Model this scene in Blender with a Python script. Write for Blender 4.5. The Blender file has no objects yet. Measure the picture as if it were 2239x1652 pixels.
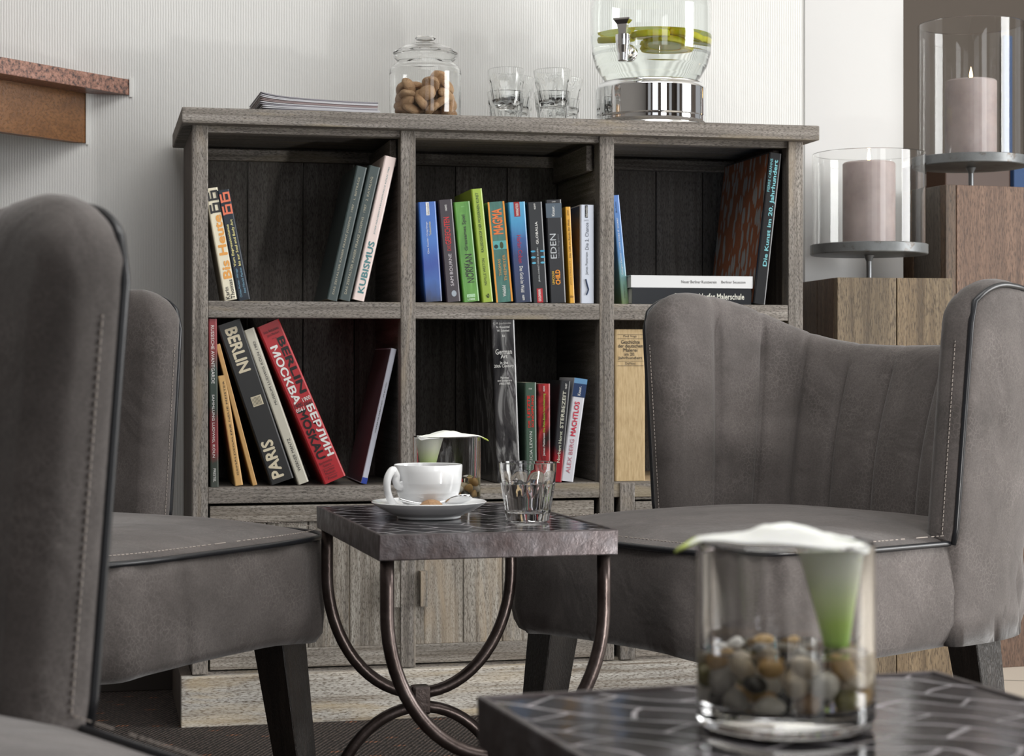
import bpy, bmesh, math, random
from mathutils import Vector, Matrix
random.seed(7)
R = math.radians
SC = bpy.context.scene
COL = SC.collection

# ------------------------------------------------------------------ camera, world, lights, exposure
F = 4100.0; PX = 1119.5; HY = 800.0          # focal length in px, principal column, horizon row
TH = R(12.64); CH = 0.637                    # yaw to the right, camera height
ST, CT, TT = math.sin(TH), math.cos(TH), math.tan(TH)
cd = bpy.data.cameras.new('camera'); cam = bpy.data.objects.new('camera', cd); COL.objects.link(cam)
cam.location = (0, 0, CH); cam.rotation_euler = (R(90), 0, -TH)
cd.sensor_width = 36; cd.lens = F/2239*36; cd.shift_y = -(826-HY)/2239; cd.clip_start = .02
cd.dof.use_dof = True; cd.dof.focus_distance = 2.75; cd.dof.aperture_fstop = 15
SC.camera = cam
w = bpy.data.worlds.new('world'); SC.world = w; w.use_nodes = True
w.node_tree.nodes['Background'].inputs[0].default_value = (.97, .98, 1, 1)
w.node_tree.nodes['Background'].inputs[1].default_value = .32
def area(name, loc, target, sx, sy, power, col=(1, 1, 1), spread=180):
    l = bpy.data.lights.new(name, 'AREA'); l.shape = 'RECTANGLE'; l.size = sx; l.size_y = sy
    l.energy = power; l.color = col; l.spread = R(spread)
    o = bpy.data.objects.new(name, l); COL.objects.link(o); o.location = loc
    o.rotation_euler = (Vector(target)-Vector(loc)).to_track_quat('-Z', 'Y').to_euler()
    return o
area('assumed_window_light', (4.9, 1.3, 1.45), (.6, 3.3, .9), 1.5, 2.1, 152, (1, 1, .99))  # assumed window at the right, out of view, gives the main light
area('overhead_fill_light', (.9, 1.5, 2.74), (.9, 1.9, 0), 2.6, 1.6, 54, (1, .995, .98))  # added soft fill from above to brighten seat tops and wall, no real fixture
area('assumed_rear_window_light', (2.1, -3.3, 1.5), (.6, 3.4, .9), 1.3, 2.1, 23, (.97, .98, 1))  # assumed window behind the camera, out of view, adds soft fill
area('assumed_rear_window_light', (.0, -3.3, 1.5), (.6, 3.4, .9), 1.3, 2.1, 6, (.97, .98, 1))  # second assumed rear window, out of view, weaker fill
area('assumed_low_light', (1.07, 1.22, .25), (.35, 3.4, .95), .08, .08, 2.3, (1, .98, .95), 110)  # assumed small light near the floor, placed from upward book shadows; no lamp seen
SC.view_settings.view_transform = 'Standard'; SC.view_settings.look = 'None'
SC.view_settings.gamma = 1; SC.view_settings.use_curve_mapping = False
SC.view_settings.exposure = 0.22

# ------------------------------------------------------------------ placing helpers
def at(px, py, zc):                          # photo column/row at a given distance in front of the lens
    r = (px-PX)/F*zc; u = (HY-py)/F*zc
    return Vector((zc*ST+r*CT, zc*CT-r*ST, CH+u))
def cf(r, zc, z=0):                          # right / forward distances from the lens
    return Vector((zc*ST+r*CT, zc*CT-r*ST, z))
def xa(px, Y):
    u = (px-PX)/F; return Y*(TT+u)/(1-u*TT)
def za(px, py, Y):
    X = xa(px, Y); return CH+(HY-py)/F*(X*ST+Y*CT)
D = 3.36; WY = 3.76
def wdir(r, zc): v = Vector((zc*ST+r*CT, zc*CT-r*ST)); return v.normalized()

# ------------------------------------------------------------------ materials
def mat(name, col=(.5, .5, .5), rough=.5, metal=0, **k):
    m = bpy.data.materials.new(name); m.use_nodes = True
    b = m.node_tree.nodes['Principled BSDF']
    b.inputs['Base Color'].default_value = (*col, 1); b.inputs['Roughness'].default_value = rough
    b.inputs['Metallic'].default_value = metal
    for kk, v in k.items(): b.inputs[kk.replace('_', ' ')].default_value = v
    return m
def srgb(r, g, b):
    f = lambda c: (c/255/12.92 if c/255 <= .04045 else ((c/255+.055)/1.055)**2.4)
    return (f(r), f(g), f(b))
class NT:
    def __init__(s, m): s.t = m.node_tree; s.b = s.t.nodes['Principled BSDF']
    def n(s, typ, **k):
        x = s.t.nodes.new(typ)
        for a, v in k.items():
            if a.startswith('i_'):
                key = a[2:]; key = int(key) if key.isdigit() else key.replace('_', ' ')
                x.inputs[key].default_value = v
            else: setattr(x, a, v)
        return x
    def l(s, a, b): s.t.links.new(a, b)
    def coords(s, scale=(1, 1, 1), rnd=False, rot=(0, 0, 0)):
        tc = s.n('ShaderNodeTexCoord'); mp = s.n('ShaderNodeMapping'); mp.inputs['Scale'].default_value = scale
        mp.inputs['Rotation'].default_value = rot
        s.l(tc.outputs['Object'], mp.inputs['Vector'])
        if rnd:
            oi = s.n('ShaderNodeObjectInfo'); ml = s.n('ShaderNodeMath', operation='MULTIPLY', i_1=37.0)
            s.l(oi.outputs['Random'], ml.inputs[0]); cb = s.n('ShaderNodeCombineXYZ')
            for i in range(3): s.l(ml.outputs[0], cb.inputs[i])
            s.l(cb.outputs[0], mp.inputs['Location'])
        return mp.outputs[0]
    def noise(s, vec, scale, detail=4, rough=.55, dist=0):
        x = s.n('ShaderNodeTexNoise'); x.inputs['Scale'].default_value = scale; x.inputs['Detail'].default_value = detail
        x.inputs['Roughness'].default_value = rough; x.inputs['Distortion'].default_value = dist
        s.l(vec, x.inputs['Vector']); return x.outputs['Fac']
    def ramp(s, fac, stops):
        x = s.n('ShaderNodeValToRGB'); e = x.color_ramp.elements
        while len(e) < len(stops): e.new(.5)
        for i, (p, c) in enumerate(stops):
            e[i].position = p; e[i].color = (*c, 1) if len(c) == 3 else c
        s.l(fac, x.inputs[0]); return x.outputs[0]
    def mix(s, fac, a, b, mode='MIX'):
        x = s.n('ShaderNodeMix', data_type='RGBA', blend_type=mode)
        for sock, v in ((x.inputs[0], fac), (x.inputs[6], a), (x.inputs[7], b)):
            if hasattr(v, 'is_linked') or hasattr(v, 'links'): s.l(v, sock)
            elif isinstance(v, (int, float)): sock.default_value = v
            else: sock.default_value = (*v, 1)
        return x.outputs[2]
    def bump(s, h, strength, dist, prev=None):
        x = s.n('ShaderNodeBump'); x.inputs['Strength'].default_value = strength; x.inputs['Distance'].default_value = dist
        s.l(h, x.inputs['Height'])
        if prev is not None: s.l(prev, x.inputs['Normal'])
        s.l(x.outputs[0], s.b.inputs['Normal']); return x.outputs[0]

def wood(name, dark, mid, light, axis, k=1.0, pits=.5, rough=.72, bumps=.5, tint=None):
    m = mat(name, mid, rough); t = NT(m)
    sc = [110*k]*3; sc[axis] = 3.5*k
    sp = [900*k]*3; sp[axis] = 170*k
    v = t.coords(tuple(sc), True); v2 = t.coords(tuple(sp), True)
    sl = [7*k]*3; sl[axis] = 1.2*k
    v3 = t.coords(tuple(sl), True)
    g = t.noise(v, 1, 6, .62, .6)
    c = t.ramp(g, [(.3, dark), (.5, mid), (.7, light)])
    p = t.noise(v2, 1, 3, .6)
    pr = t.ramp(p, [(.34, (.05, .05, .05)), (.54, (1, 1, 1))])
    c2 = t.mix(pr, tuple(x*(1-pits) for x in dark), c)
    b = t.noise(v3, 1, 3, .5, .8)
    br = t.ramp(b, [(.3, (.72, .72, .72)), (.7, (1.2, 1.18, 1.15))])
    c3 = t.mix(1.0, c2, br, 'MULTIPLY')
    if tint is not None:
        tr = t.ramp(t.noise(v3, 2.2, 3, .6, 1.5), [(.56, (0, 0, 0)), (.72, (.75, .75, .75))])
        c3 = t.mix(tr, c3, tint)
    t.l(c3, t.b.inputs['Base Color'])
    n = t.bump(g, bumps, .002); t.bump(pr, .35, .001, n)
    return m
GD, GM, GL = (.115, .100, .086), (.245, .222, .200), (.37, .345, .32)
WX = wood('weathered_grey_wood_along', GD, GM, GL, 0, tint=(.30, .25, .17))
WZ = wood('weathered_grey_wood_upright', GD, GM, GL, 2, tint=(.30, .25, .19))
WYm = wood('weathered_grey_wood_deep', (.10, .085, .072), (.20, .18, .163), (.30, .28, .26), 1)
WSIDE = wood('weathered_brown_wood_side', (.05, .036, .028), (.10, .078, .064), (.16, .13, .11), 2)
WPL = wood('whitewashed_wood', (.22, .17, .12), (.58, .555, .51), (.74, .72, .68), 0, .8, .35, tint=(.55, .44, .28))
WBACK = wood('grey_back_board_wood', (.10, .088, .078), (.155, .142, .13), (.22, .205, .195), 2, .8, .45)
WDOOR = wood('grey_door_wood', (.14, .115, .09), (.30, .275, .24), (.46, .44, .40), 2, .9, .4, tint=(.38, .30, .21))
WDOORX = wood('grey_door_rail_wood', (.14, .115, .09), (.28, .255, .225), (.42, .395, .36), 0, .9, .4)
WWARM = wood('plain_warm_wood', (.30, .22, .13), (.46, .36, .23), (.58, .47, .32), 0, .6, .2)
PED = [wood('pedestal_plank_%s' % nm, a, b, c, 2, .45, .3, .6, .35) for nm, a, b, c in (
    ('tan', (.10, .072, .045), (.18, .136, .086), (.26, .20, .13)),
    ('gold', (.12, .083, .048), (.215, .155, .092), (.31, .235, .145)),
    ('brown', (.06, .036, .02), (.13, .08, .048), (.20, .13, .08)),
    ('dark', (.045, .036, .028), (.085, .068, .054), (.13, .105, .085)),
    ('red', (.075, .040, .026), (.135, .077, .048), (.20, .12, .08)),
    ('olive', (.09, .07, .045), (.17, .14, .10), (.25, .21, .15)))]

def fabric(name, c1, c2, c3):
    m = mat(name, c2, .88); t = NT(m)
    m.node_tree.nodes['Principled BSDF'].inputs['Sheen Weight'].default_value = .25
    m.node_tree.nodes['Principled BSDF'].inputs['Sheen Roughness'].default_value = .4
    v = t.coords((1, 1, 1), True)
    a = t.noise(v, 9, 4, .6, .7)
    vo = t.n('ShaderNodeTexVoronoi', feature='DISTANCE_TO_EDGE'); vo.inputs['Scale'].default_value = 170
    vv = t.coords((1, 1, .8), True); t.l(vv, vo.inputs['Vector'])
    crk = t.ramp(vo.outputs['Distance'], [(.0, (1, 1, 1)), (.12, (0, 0, 0))])
    fine = t.noise(v, 420, 3, .7)
    col = t.ramp(a, [(.3, c1), (.5, c2), (.72, c3)])
    msk = t.ramp(t.noise(v, 14, 3, .6), [(.42, (0, 0, 0)), (.62, (.34, .34, .34))])
    cm = t.mix(msk, (0, 0, 0), crk, 'MIX')
    mm = t.n('ShaderNodeMath', operation='MULTIPLY'); t.l(crk, mm.inputs[0]); t.l(msk, mm.inputs[1])
    c = t.mix(mm.outputs[0], col, tuple(x*1.7 for x in c3))
    fr = t.ramp(fine, [(.3, (.8, .8, .8)), (.7, (1.2, 1.2, 1.2))])
    c = t.mix(1.0, c, fr, 'MULTIPLY')
    t.l(c, t.b.inputs['Base Color'])
    n = t.bump(t.noise(v, 12, 3, .5, .8), .35, .012); t.bump(fine, .25, .0008, n)
    return m
FAB = fabric('taupe_suede', (.066, .057, .0535), (.091, .079, .075), (.121, .106, .101))
FLINE = mat('seam_thread', (.05, .045, .044), .9)
PIPE = mat('black_leather_piping', (.012, .013, .016), .35)
THREAD = mat('pale_stitching', (.34, .30, .27), .8)
LEGM = wood('dark_stained_leg_wood', (.008, .006, .005), (.016, .012, .010), (.03, .022, .018), 2, 1, .3, .38, .15)

m = mat('bronze_metal', (.09, .062, .055), .38, .85); t = NT(m); v = t.coords((1, 1, 1), True)
t.l(t.ramp(t.noise(v, 26, 5, .6), [(.3, (.07, .052, .05)), (.52, (.115, .10, .102)), (.75, (.19, .18, .19))]), t.b.inputs['Base Color'])
t.l(t.ramp(t.noise(v, 60, 4, .6), [(.3, (.30, .30, .30)), (.7, (.5, .5, .5))]), t.b.inputs['Roughness'])
t.bump(t.noise(v, 90, 4, .6), .5, .0015); BRONZE = m
m = mat('dark_iron_rod', (.07, .047, .040), .33, .8); t = NT(m); v = t.coords((1, 1, 1), True)
t.l(t.ramp(t.noise(v, 30, 4, .6), [(.3, (.045, .033, .030)), (.6, (.085, .067, .062)), (.8, (.12, .10, .096))]), t.b.inputs['Base Color'])
t.bump(t.noise(v, 120, 4, .6), .45, .001); IRON = m

m = mat('dark_stone_mosaic', (.02, .02, .022), .16); t = NT(m)
v = t.coords((1, 1, 1), False, (0, 0, R(52)))
nz = t.n('ShaderNodeTexNoise'); nz.inputs['Scale'].default_value = 13; nz.inputs['Detail'].default_value = 1; t.l(v, nz.inputs['Vector'])
ad = t.mix(.05, v, nz.outputs['Color'], 'ADD')
br = t.n('ShaderNodeTexBrick'); t.l(ad, br.inputs['Vector'])
br.inputs['Scale'].default_value = 1; br.inputs['Brick Width'].default_value = .062; br.inputs['Row Height'].default_value = .029
br.inputs['Mortar Size'].default_value = .0013; br.inputs['Mortar Smooth'].default_value = .2
br.inputs['Color1'].default_value = (.012, .012, .014, 1); br.inputs['Color2'].default_value = (.045, .042, .045, 1); br.inputs['Mortar'].default_value = (.24, .235, .25, 1)
mo = t.ramp(t.noise(v, 60, 4, .6), [(.3, (.5, .5, .5)), (.75, (1.7, 1.6, 1.6))])
t.l(t.mix(1.0, br.outputs['Color'], mo, 'MULTIPLY'), t.b.inputs['Base Color'])
t.l(t.ramp(br.outputs['Fac'], [(0, (.13, .13, .13)), (1, (.45, .45, .45))]), t.b.inputs['Roughness'])
t.bump(t.noise(v, 25, 3, .5), .25, .002); MOSAIC = m

m = mat('ribbed_white_wallpaper', (.74, .74, .725), .8); t = NT(m); v = t.coords()
wv = t.n('ShaderNodeTexWave', wave_type='BANDS', bands_direction='X'); wv.inputs['Scale'].default_value = 62; wv.inputs['Distortion'].default_value = 1.2
wv.inputs['Detail'].default_value = 2; wv.inputs['Detail Scale'].default_value = .6; t.l(v, wv.inputs['Vector'])
n = t.bump(wv.outputs['Fac'], .35, .0012); t.bump(t.noise(v, 45, 4, .6), .22, .004, n); WALLP = m
m = mat('smooth_white_plaster', (.63, .63, .628), .8); t = NT(m); t.bump(t.noise(t.coords(), 60, 3, .5), .1, .002); PLASTER = m
TAUPE = mat('taupe_wall_paint', (.16, .135, .115), .85)
m = mat('dark_brown_carpet', (.03, .022, .018), .95); t = NT(m)
vc = t.coords((1, 1, 1), False, (0, 0, R(25)))
vo = t.n('ShaderNodeTexVoronoi', feature='F1'); vo.inputs['Scale'].default_value = 150; t.l(vc, vo.inputs['Vector'])
rows = t.n('ShaderNodeTexWave', wave_type='BANDS', bands_direction='X'); rows.inputs['Scale'].default_value = 40; rows.inputs['Distortion'].default_value = 1.5; rows.inputs['Detail Scale'].default_value = 3; t.l(vc, rows.inputs['Vector'])
c = t.ramp(rows.outputs['Fac'], [(.2, (.018, .013, .011)), (.7, (.085, .062, .052))])
fk = t.n('ShaderNodeTexBrick', offset=.5); t.l(vc, fk.inputs['Vector']); fk.inputs['Scale'].default_value = 1
fk.inputs['Brick Width'].default_value = .075; fk.inputs['Row Height'].default_value = .05; fk.inputs['Mortar Size'].default_value = .0
vf = t.n('ShaderNodeTexVoronoi', feature='F1'); vf.inputs['Scale'].default_value = 1; vf.inputs['Randomness'].default_value = .45
t.l(t.coords((14, 26, 1), False, (0, 0, R(25))), vf.inputs['Vector'])
fl = t.ramp(vf.outputs['Distance'], [(.14, (1, 1, 1)), (.21, (0, 0, 0))])
fmul = t.n('ShaderNodeMath', operation='MULTIPLY'); t.l(fl, fmul.inputs[0]); t.l(rows.outputs['Fac'], fmul.inputs[1])
c = t.mix(fmul.outputs[0], c, (.34, .13, .06))
dk = t.ramp(vo.outputs['Distance'], [(.1, (1.3, 1.3, 1.3)), (.7, (.45, .45, .45))])
t.l(t.mix(1.0, c, dk, 'MULTIPLY'), t.b.inputs['Base Color'])
n = t.bump(rows.outputs['Fac'], .8, .004); t.bump(vo.outputs['Distance'], .7, -.003, n); CARPET = m
m = mat('cream_floor_tile', (.62, .56, .48), .35); t = NT(m)
br = t.n('ShaderNodeTexBrick', offset=0); t.l(t.coords((1, 1, 1), False, (0, 0, R(20))), br.inputs['Vector']); br.inputs['Scale'].default_value = 1
br.inputs['Brick Width'].default_value = .3; br.inputs['Row Height'].default_value = .3; br.inputs['Mortar Size'].default_value = .003
br.inputs['Color1'].default_value = (.66, .60, .52, 1); br.inputs['Color2'].default_value = (.60, .54, .46, 1); br.inputs['Mortar'].default_value = (.12, .10, .09, 1)
t.l(br.outputs['Color'], t.b.inputs['Base Color']); TILE = m
m = mat('red_granite', (.25, .14, .11), .3); t = NT(m); v = t.coords()
vo = t.n('ShaderNodeTexVoronoi', feature='F1'); vo.inputs['Scale'].default_value = 190; t.l(v, vo.inputs['Vector'])
c = t.ramp(t.noise(v, 130, 5, .7), [(.36, (.025, .022, .025)), (.44, (.16, .085, .065)), (.58, (.36, .18, .13)), (.72, (.40, .27, .22))])
t.l(c, t.b.inputs['Base Color']); GRANITE = m
ORW = wood('orange_brown_veneer', (.14, .056, .014), (.20, .084, .024), (.25, .11, .034), 0, .25, .1, .45, .05)
CAULK = mat('white_caulk', (.8, .8, .78), .6)

GLASS = mat('clear_glass', (1, 1, 1), 0.0, 0, Transmission_Weight=1, IOR=1.45)
GLASS2 = mat('thin_clear_glass', (.995, 1, .995), 0.0, 0, Transmission_Weight=1, IOR=1.35)
GREENG = mat('pale_green_glass', (.968, .99, .98), 0.01, 0, Transmission_Weight=1, IOR=1.4)
WATER = mat('clear_water', (1, 1, 1), 0.0, 0, Transmission_Weight=1, IOR=1.33)
WATER2 = mat('yellowish_vase_water', (1, .97, .88), 0.0, 0, Transmission_Weight=1, IOR=1.33)
WATER3 = mat('pale_green_water', (.985, 1, .99), 0.0, 0, Transmission_Weight=1, IOR=1.33)
CHROME = mat('chrome', (.86, .87, .88), .04, 1)
STEEL = mat('brushed_steel_grey', (.25, .26, .27), .45, .7)
m = mat('grey_painted_iron', (.15, .16, .165), .42, .35); t = NT(m); v = t.coords()
t.l(t.ramp(t.noise(v, 30, 5, .65), [(.34, (.09, .07, .055)), (.42, (.15, .16, .165)), (.7, (.20, .21, .215))]), t.b.inputs['Base Color'])
PLATE = m
PORC = mat('white_porcelain', (.83, .84, .85), .08); PORC.node_tree.nodes['Principled BSDF'].inputs['Coat Weight'].default_value = .3
m = mat('mauve_candle_wax', (.46, .385, .37), .5); t = NT(m); t.b.inputs['Subsurface Weight'].default_value = .15; t.b.inputs['Subsurface Radius'].default_value = (.01, .006, .004)
t.l(t.ramp(t.noise(t.coords((1, 1, 1), True), 18, 4, .6), [(.3, (.38, .31, .30)), (.7, (.50, .425, .41))]), t.b.inputs['Base Color']); WAX = m
FLAME = bpy.data.materials.new('flame'); FLAME.use_nodes = True
_b = FLAME.node_tree.nodes['Principled BSDF']; _b.inputs['Base Color'].default_value = (1, .5, .15, 1)
_b.inputs['Emission Color'].default_value = (1, .62, .28, 1); _b.inputs['Emission Strength'].default_value = 14
WICK = mat('black_wick', (.02, .02, .02), .8)
m = mat('amaretti_biscuit', (.42, .25, .13), .8); t = NT(m); v = t.coords((1, 1, 1), True)
t.l(t.ramp(t.noise(v, 35, 4, .6), [(.3, (.33, .18, .085)), (.6, (.50, .32, .18)), (.8, (.58, .40, .25))]), t.b.inputs['Base Color'])
vo = t.n('ShaderNodeTexVoronoi', feature='DISTANCE_TO_EDGE'); vo.inputs['Scale'].default_value = 130; t.l(v, vo.inputs['Vector'])
ck = t.ramp(vo.outputs['Distance'], [(0, (0, 0, 0)), (.08, (1, 1, 1))]); n = t.bump(ck, .5, .0015); t.bump(t.noise(v, 300, 3, .6), .4, .0008, n); COOKIE = m
RIND = mat('lemon_rind', (1, .80, .04), .45, 0, Subsurface_Weight=.3); FLESH = mat('lemon_flesh', (.95, .90, .34), .35, 0, Subsurface_Weight=.4)
m = mat('calla_lily_petal', (.8, .82, .78), .45); t = NT(m); t.b.inputs['Subsurface Weight'].default_value = .2; t.b.inputs['Subsurface Radius'].default_value = (.01, .01, .006)
tc = t.n('ShaderNodeAttribute', attribute_name='along')
t.l(t.ramp(tc.outputs['Fac'], [(0, (.30, .60, .05)), (.13, (.50, .76, .14)), (.26, (.74, .87, .46)), (.40, (.88, .92, .76)), (.60, (.88, .90, .86)), (.93, (.90, .91, .89)), (1, (.60, .72, .14))]), t.b.inputs['Base Color']); LILY = m
PEB = [mat('pebble_%s' % n_, c, .35) for n_, c in (('white', (.80, .78, .73)), ('beige', (.66, .57, .44)), ('grey', (.36, .35, .33)), ('brown', (.36, .23, .13)), ('olive', (.28, .26, .10)), ('black', (.06, .06, .055)), ('amber', (.58, .38, .16)))]
PEBN = ['white', 'beige', 'grey', 'brown', 'olive', 'black', 'amber']
PAPER = mat('page_paper', (.62, .56, .44), .8); PAPERW = mat('white_page_paper', (.72, .71, .70), .7)

# ------------------------------------------------------------------ mesh helpers
def link_mesh(name, verts, faces, m, parent=None, smooth=False, mats=None, midx=None):
    me = bpy.data.meshes.new(name); me.from_pydata([tuple(v) for v in verts], [], faces); me.update()
    for mm in (mats or [m]): me.materials.append(mm)
    if midx: me.polygons.foreach_set('material_index', midx)
    if smooth: me.polygons.foreach_set('use_smooth', [True]*len(me.polygons))
    o = bpy.data.objects.new(name, me); COL.objects.link(o)
    if parent is not None: o.parent = parent
    return o
def bm_obj(name, bm, m, parent=None, smooth=False):
    bmesh.ops.recalc_face_normals(bm, faces=bm.faces)
    me = bpy.data.meshes.new(name); bm.to_mesh(me); bm.free()
    for mm in (m if isinstance(m, list) else [m]): me.materials.append(mm)
    if smooth: me.polygons.foreach_set('use_smooth', [True]*len(me.polygons))
    o = bpy.data.objects.new(name, me); COL.objects.link(o)
    if parent is not None: o.parent = parent
    return o
def add_box(bm, lo, hi, M=None, bev=0, mi=0):
    vs = [bm.verts.new(((lo[0], hi[0])[i], (lo[1], hi[1])[j], (lo[2], hi[2])[k])) for i in (0, 1) for j in (0, 1) for k in (0, 1)]
    fs = [bm.faces.new([vs[q] for q in f]) for f in ((0, 1, 3, 2), (4, 6, 7, 5), (0, 4, 5, 1), (2, 3, 7, 6), (0, 2, 6, 4), (1, 5, 7, 3))]
    for f in fs: f.material_index = mi
    if bev:
        es = list({e for f in fs for e in f.edges})
        r = bmesh.ops.bevel(bm, geom=es, offset=bev, segments=2, affect='EDGES', profile=.6)
        vs = list({v for f in r['faces'] for v in f.verts} | {v for v in vs if v.is_valid})
    if M is not None: bmesh.ops.transform(bm, matrix=M, verts=[v for v in vs if v.is_valid])
def box(name, lo, hi, m, parent=None, bev=0, M=None):
    bm = bmesh.new(); add_box(bm, lo, hi, None, bev)
    if M is not None: bmesh.ops.transform(bm, matrix=M, verts=bm.verts)
    return bm_obj(name, bm, m, parent)
def lathe(name, prof, m, parent=None, seg=64, loc=(0, 0, 0), closed=False, rf=None, smooth=True):
    q = []
    for i, p in enumerate(prof):
        q.append(p)
        if i == len(prof)-1 and not closed: break
        p2 = prof[(i+1) % len(prof)]; d = math.hypot(p2[0]-p[0], p2[1]-p[1])
        if d > .009:
            for k in (.0007/d, 1-.0007/d): q.append((p[0]+(p2[0]-p[0])*k, p[1]+(p2[1]-p[1])*k))
    prof = q; vs = []; fs = []; n = len(prof)
    for i in range(seg):
        a = 2*math.pi*i/seg
        for r, z in prof:
            rr = r if rf is None else rf(r, z, a)
            vs.append((loc[0]+rr*math.cos(a), loc[1]+rr*math.sin(a), loc[2]+z))
    for i in range(seg):
        j = (i+1) % seg
        for k in range(n if closed else n-1):
            l = (k+1) % n
            fs.append((i*n+k, j*n+k, j*n+l, i*n+l))
    bm = bmesh.new(); vv = [bm.verts.new(v) for v in vs]
    for f in fs:
        try: bm.faces.new([vv[q] for q in f])
        except ValueError: pass
    bmesh.ops.remove_doubles(bm, verts=bm.verts, dist=1e-6)
    bmesh.ops.dissolve_degenerate(bm, edges=bm.edges, dist=1e-7)
    o = bm_obj(name, bm, m, parent, smooth)
    if smooth:
        try: o.data.set_sharp_from_angle(angle=R(50))
        except Exception: pass
    return o
def tube_geo(path, rad, seg=12, closed=False):
    P = [Vector(p) for p in path]; n = len(P); vs = []; fs = []
    up = Vector((0, 0, 1)); prevn = None
    for i in range(n):
        if closed: t_ = (P[(i+1) % n]-P[i-1]).normalized()
        else: t_ = (P[min(i+1, n-1)]-P[max(i-1, 0)]).normalized()
        if prevn is None:
            a = up if abs(t_.dot(up)) < .9 else Vector((1, 0, 0))
            nn = (a-t_*a.dot(t_)).normalized()
        else: nn = (prevn-t_*prevn.dot(t_)).normalized()
        prevn = nn; bb = t_.cross(nn)
        r = rad(i/(n-1)) if callable(rad) else rad
        for k in range(seg):
            an = 2*math.pi*k/seg; vs.append(P[i]+nn*r*math.cos(an)+bb*r*math.sin(an))
    for i in range(n if closed else n-1):
        j = (i+1) % n
        for k in range(seg):
            l = (k+1) % seg; fs.append((i*seg+k, i*seg+l, j*seg+l, j*seg+k))
    if not closed:
        fs.append(tuple(range(seg-1, -1, -1))); fs.append(tuple((n-1)*seg+k for k in range(seg)))
    return vs, fs
def tube(name, path, rad, m, parent=None, seg=12, closed=False):
    vs, fs = tube_geo(path, rad, seg, closed); return link_mesh(name, vs, fs, m, parent, True)
def spline(pts, n=8):
    P = [Vector(p) for p in pts]; out = []
    for i in range(len(P)-1):
        p0 = P[max(i-1, 0)]; p1 = P[i]; p2 = P[i+1]; p3 = P[min(i+2, len(P)-1)]
        for k in range(n):
            s = k/n
            out.append(.5*((2*p1)+(p2-p0)*s+(2*p0-5*p1+4*p2-p3)*s*s+(3*p1-p0-3*p2+p3)*s**3))
    out.append(P[-1]); return out
def thing(name, label, cat, loc=(0, 0, 0), rz=0, group=None):
    o = bpy.data.objects.new(name, None); COL.objects.link(o); o.location = loc; o.rotation_euler = (0, 0, rz)
    o.empty_display_size = .05; o['label'] = label; o['category'] = cat
    if group: o['group'] = group
    return o
def tag(o, label, cat, group=None):
    o['label'] = label; o['category'] = cat
    if group: o['group'] = group
    return o
def struct(o): o['kind'] = 'structure'; return o
def dup(root, loc, rz, label, group=None):
    r = root.copy(); COL.objects.link(r); r.location = loc; r.rotation_euler = (0, 0, rz); r['label'] = label
    if group: r['group'] = group
    for ch in list(root.children):
        c = ch.copy(); COL.objects.link(c); c.parent = r
        for g in list(ch.children):
            d = g.copy(); COL.objects.link(d); d.parent = c
    return r

# ------------------------------------------------------------------ the room
XP0, XP1 = xa(1760, 3.757), xa(1975, 3.757)
struct(box('wall_back', (-2.6, WY, 0), (XP0+.02, WY+.12, 2.8), WALLP))
struct(box('wall_pier', (XP0, 3.757, 0), (XP1, 4.2, 2.8), PLASTER, bev=.0))
struct(box('shade_strip_back', (-2.6, WY-.012, 0), (XP0, WY, .062), mat('dark_shade_strip', (.022, .016, .013), .6), bev=.002))  # dark strip along the wall foot, stands in for shade under the left chair
struct(box('wall_far', (XP1-.3, 6.6, 0), (5.6, 6.7, 2.8), TAUPE))
struct(box('floor', (1.38, -3.6, -.02), (5.6, 6.6, 0), TILE))
struct(box('floor_carpet', (-2.6, -3.6, -.02), (1.38, WY, .0), CARPET))
struct(box('wall_left', (-2.7, -3.6, 0), (-2.6, WY+.12, 2.8), mat('warm_grey_paint', (.30, .28, .26), .8)))
struct(box('ceiling', (-2.7, -3.6, 2.8), (5.7, 6.7, 2.85), mat('white_ceiling_paint', (.74, .73, .71), .85)))
DKW = mat('dark_curtain_brown', (.12, .10, .09), .8)
def wall_with_windows(name, along, fixed, a0, a1, wins, m):
    bm = bmesh.new(); th = .12
    def seg_(p, q, z0, z1):
        if along == 'x': add_box(bm, (p, fixed, z0), (q, fixed+th, z1))
        else: add_box(bm, (fixed, p, z0), (fixed+th, q, z1))
    x_ = a0
    for p, q in wins:
        seg_(x_, p, 0, 2.8); seg_(p, q, 0, .35); seg_(p, q, 2.5, 2.8); x_ = q
    seg_(x_, a1, 0, 2.8); return struct(bm_obj(name, bm, m))
wall_with_windows('wall_rear', 'x', -3.6, -2.7, 5.7, [(-2.0, -1.2), (-.7, .7), (1.4, 2.8), (3.6, 4.4)], DKW)  # window openings behind the camera are assumed, out of view
wall_with_windows('wall_right', 'y', 5.6, -3.6, 6.7, [(-2.6, -1.4), (-.6, .2), (.5, 2.1), (3.2, 4.6)], DKW)  # window openings at the right are assumed, out of view
# far room seen past the pier
o = box('sideboard', (xa(2067, 6.1), 6.1, 0), (xa(2209, 6.1), 6.5, za(2100, 350, 6.1)), mat('dark_brown_sideboard', (.075, .034, .018), .45), bev=.004); tag(o, 'brown wooden sideboard far behind the tall candle stand', 'sideboard')
o = box('panel', (xa(2020, 6.3), 6.5, .0), (xa(2064, 6.3), 6.55, za(2040, 340, 6.3)), mat('pale_mauve_paint', (.46, .42, .42), .8)); tag(o, 'pale mauve panel in the far room left of the brown sideboard', 'panel')
o = box('picture', (xa(2234, 6.5), 6.56, 1.2), (2.9+.6, 6.59, 1.9), mat('blue_painting', (.03, .10, .28), .5)); tag(o, 'blue picture on the far wall at the right edge', 'picture')

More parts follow.
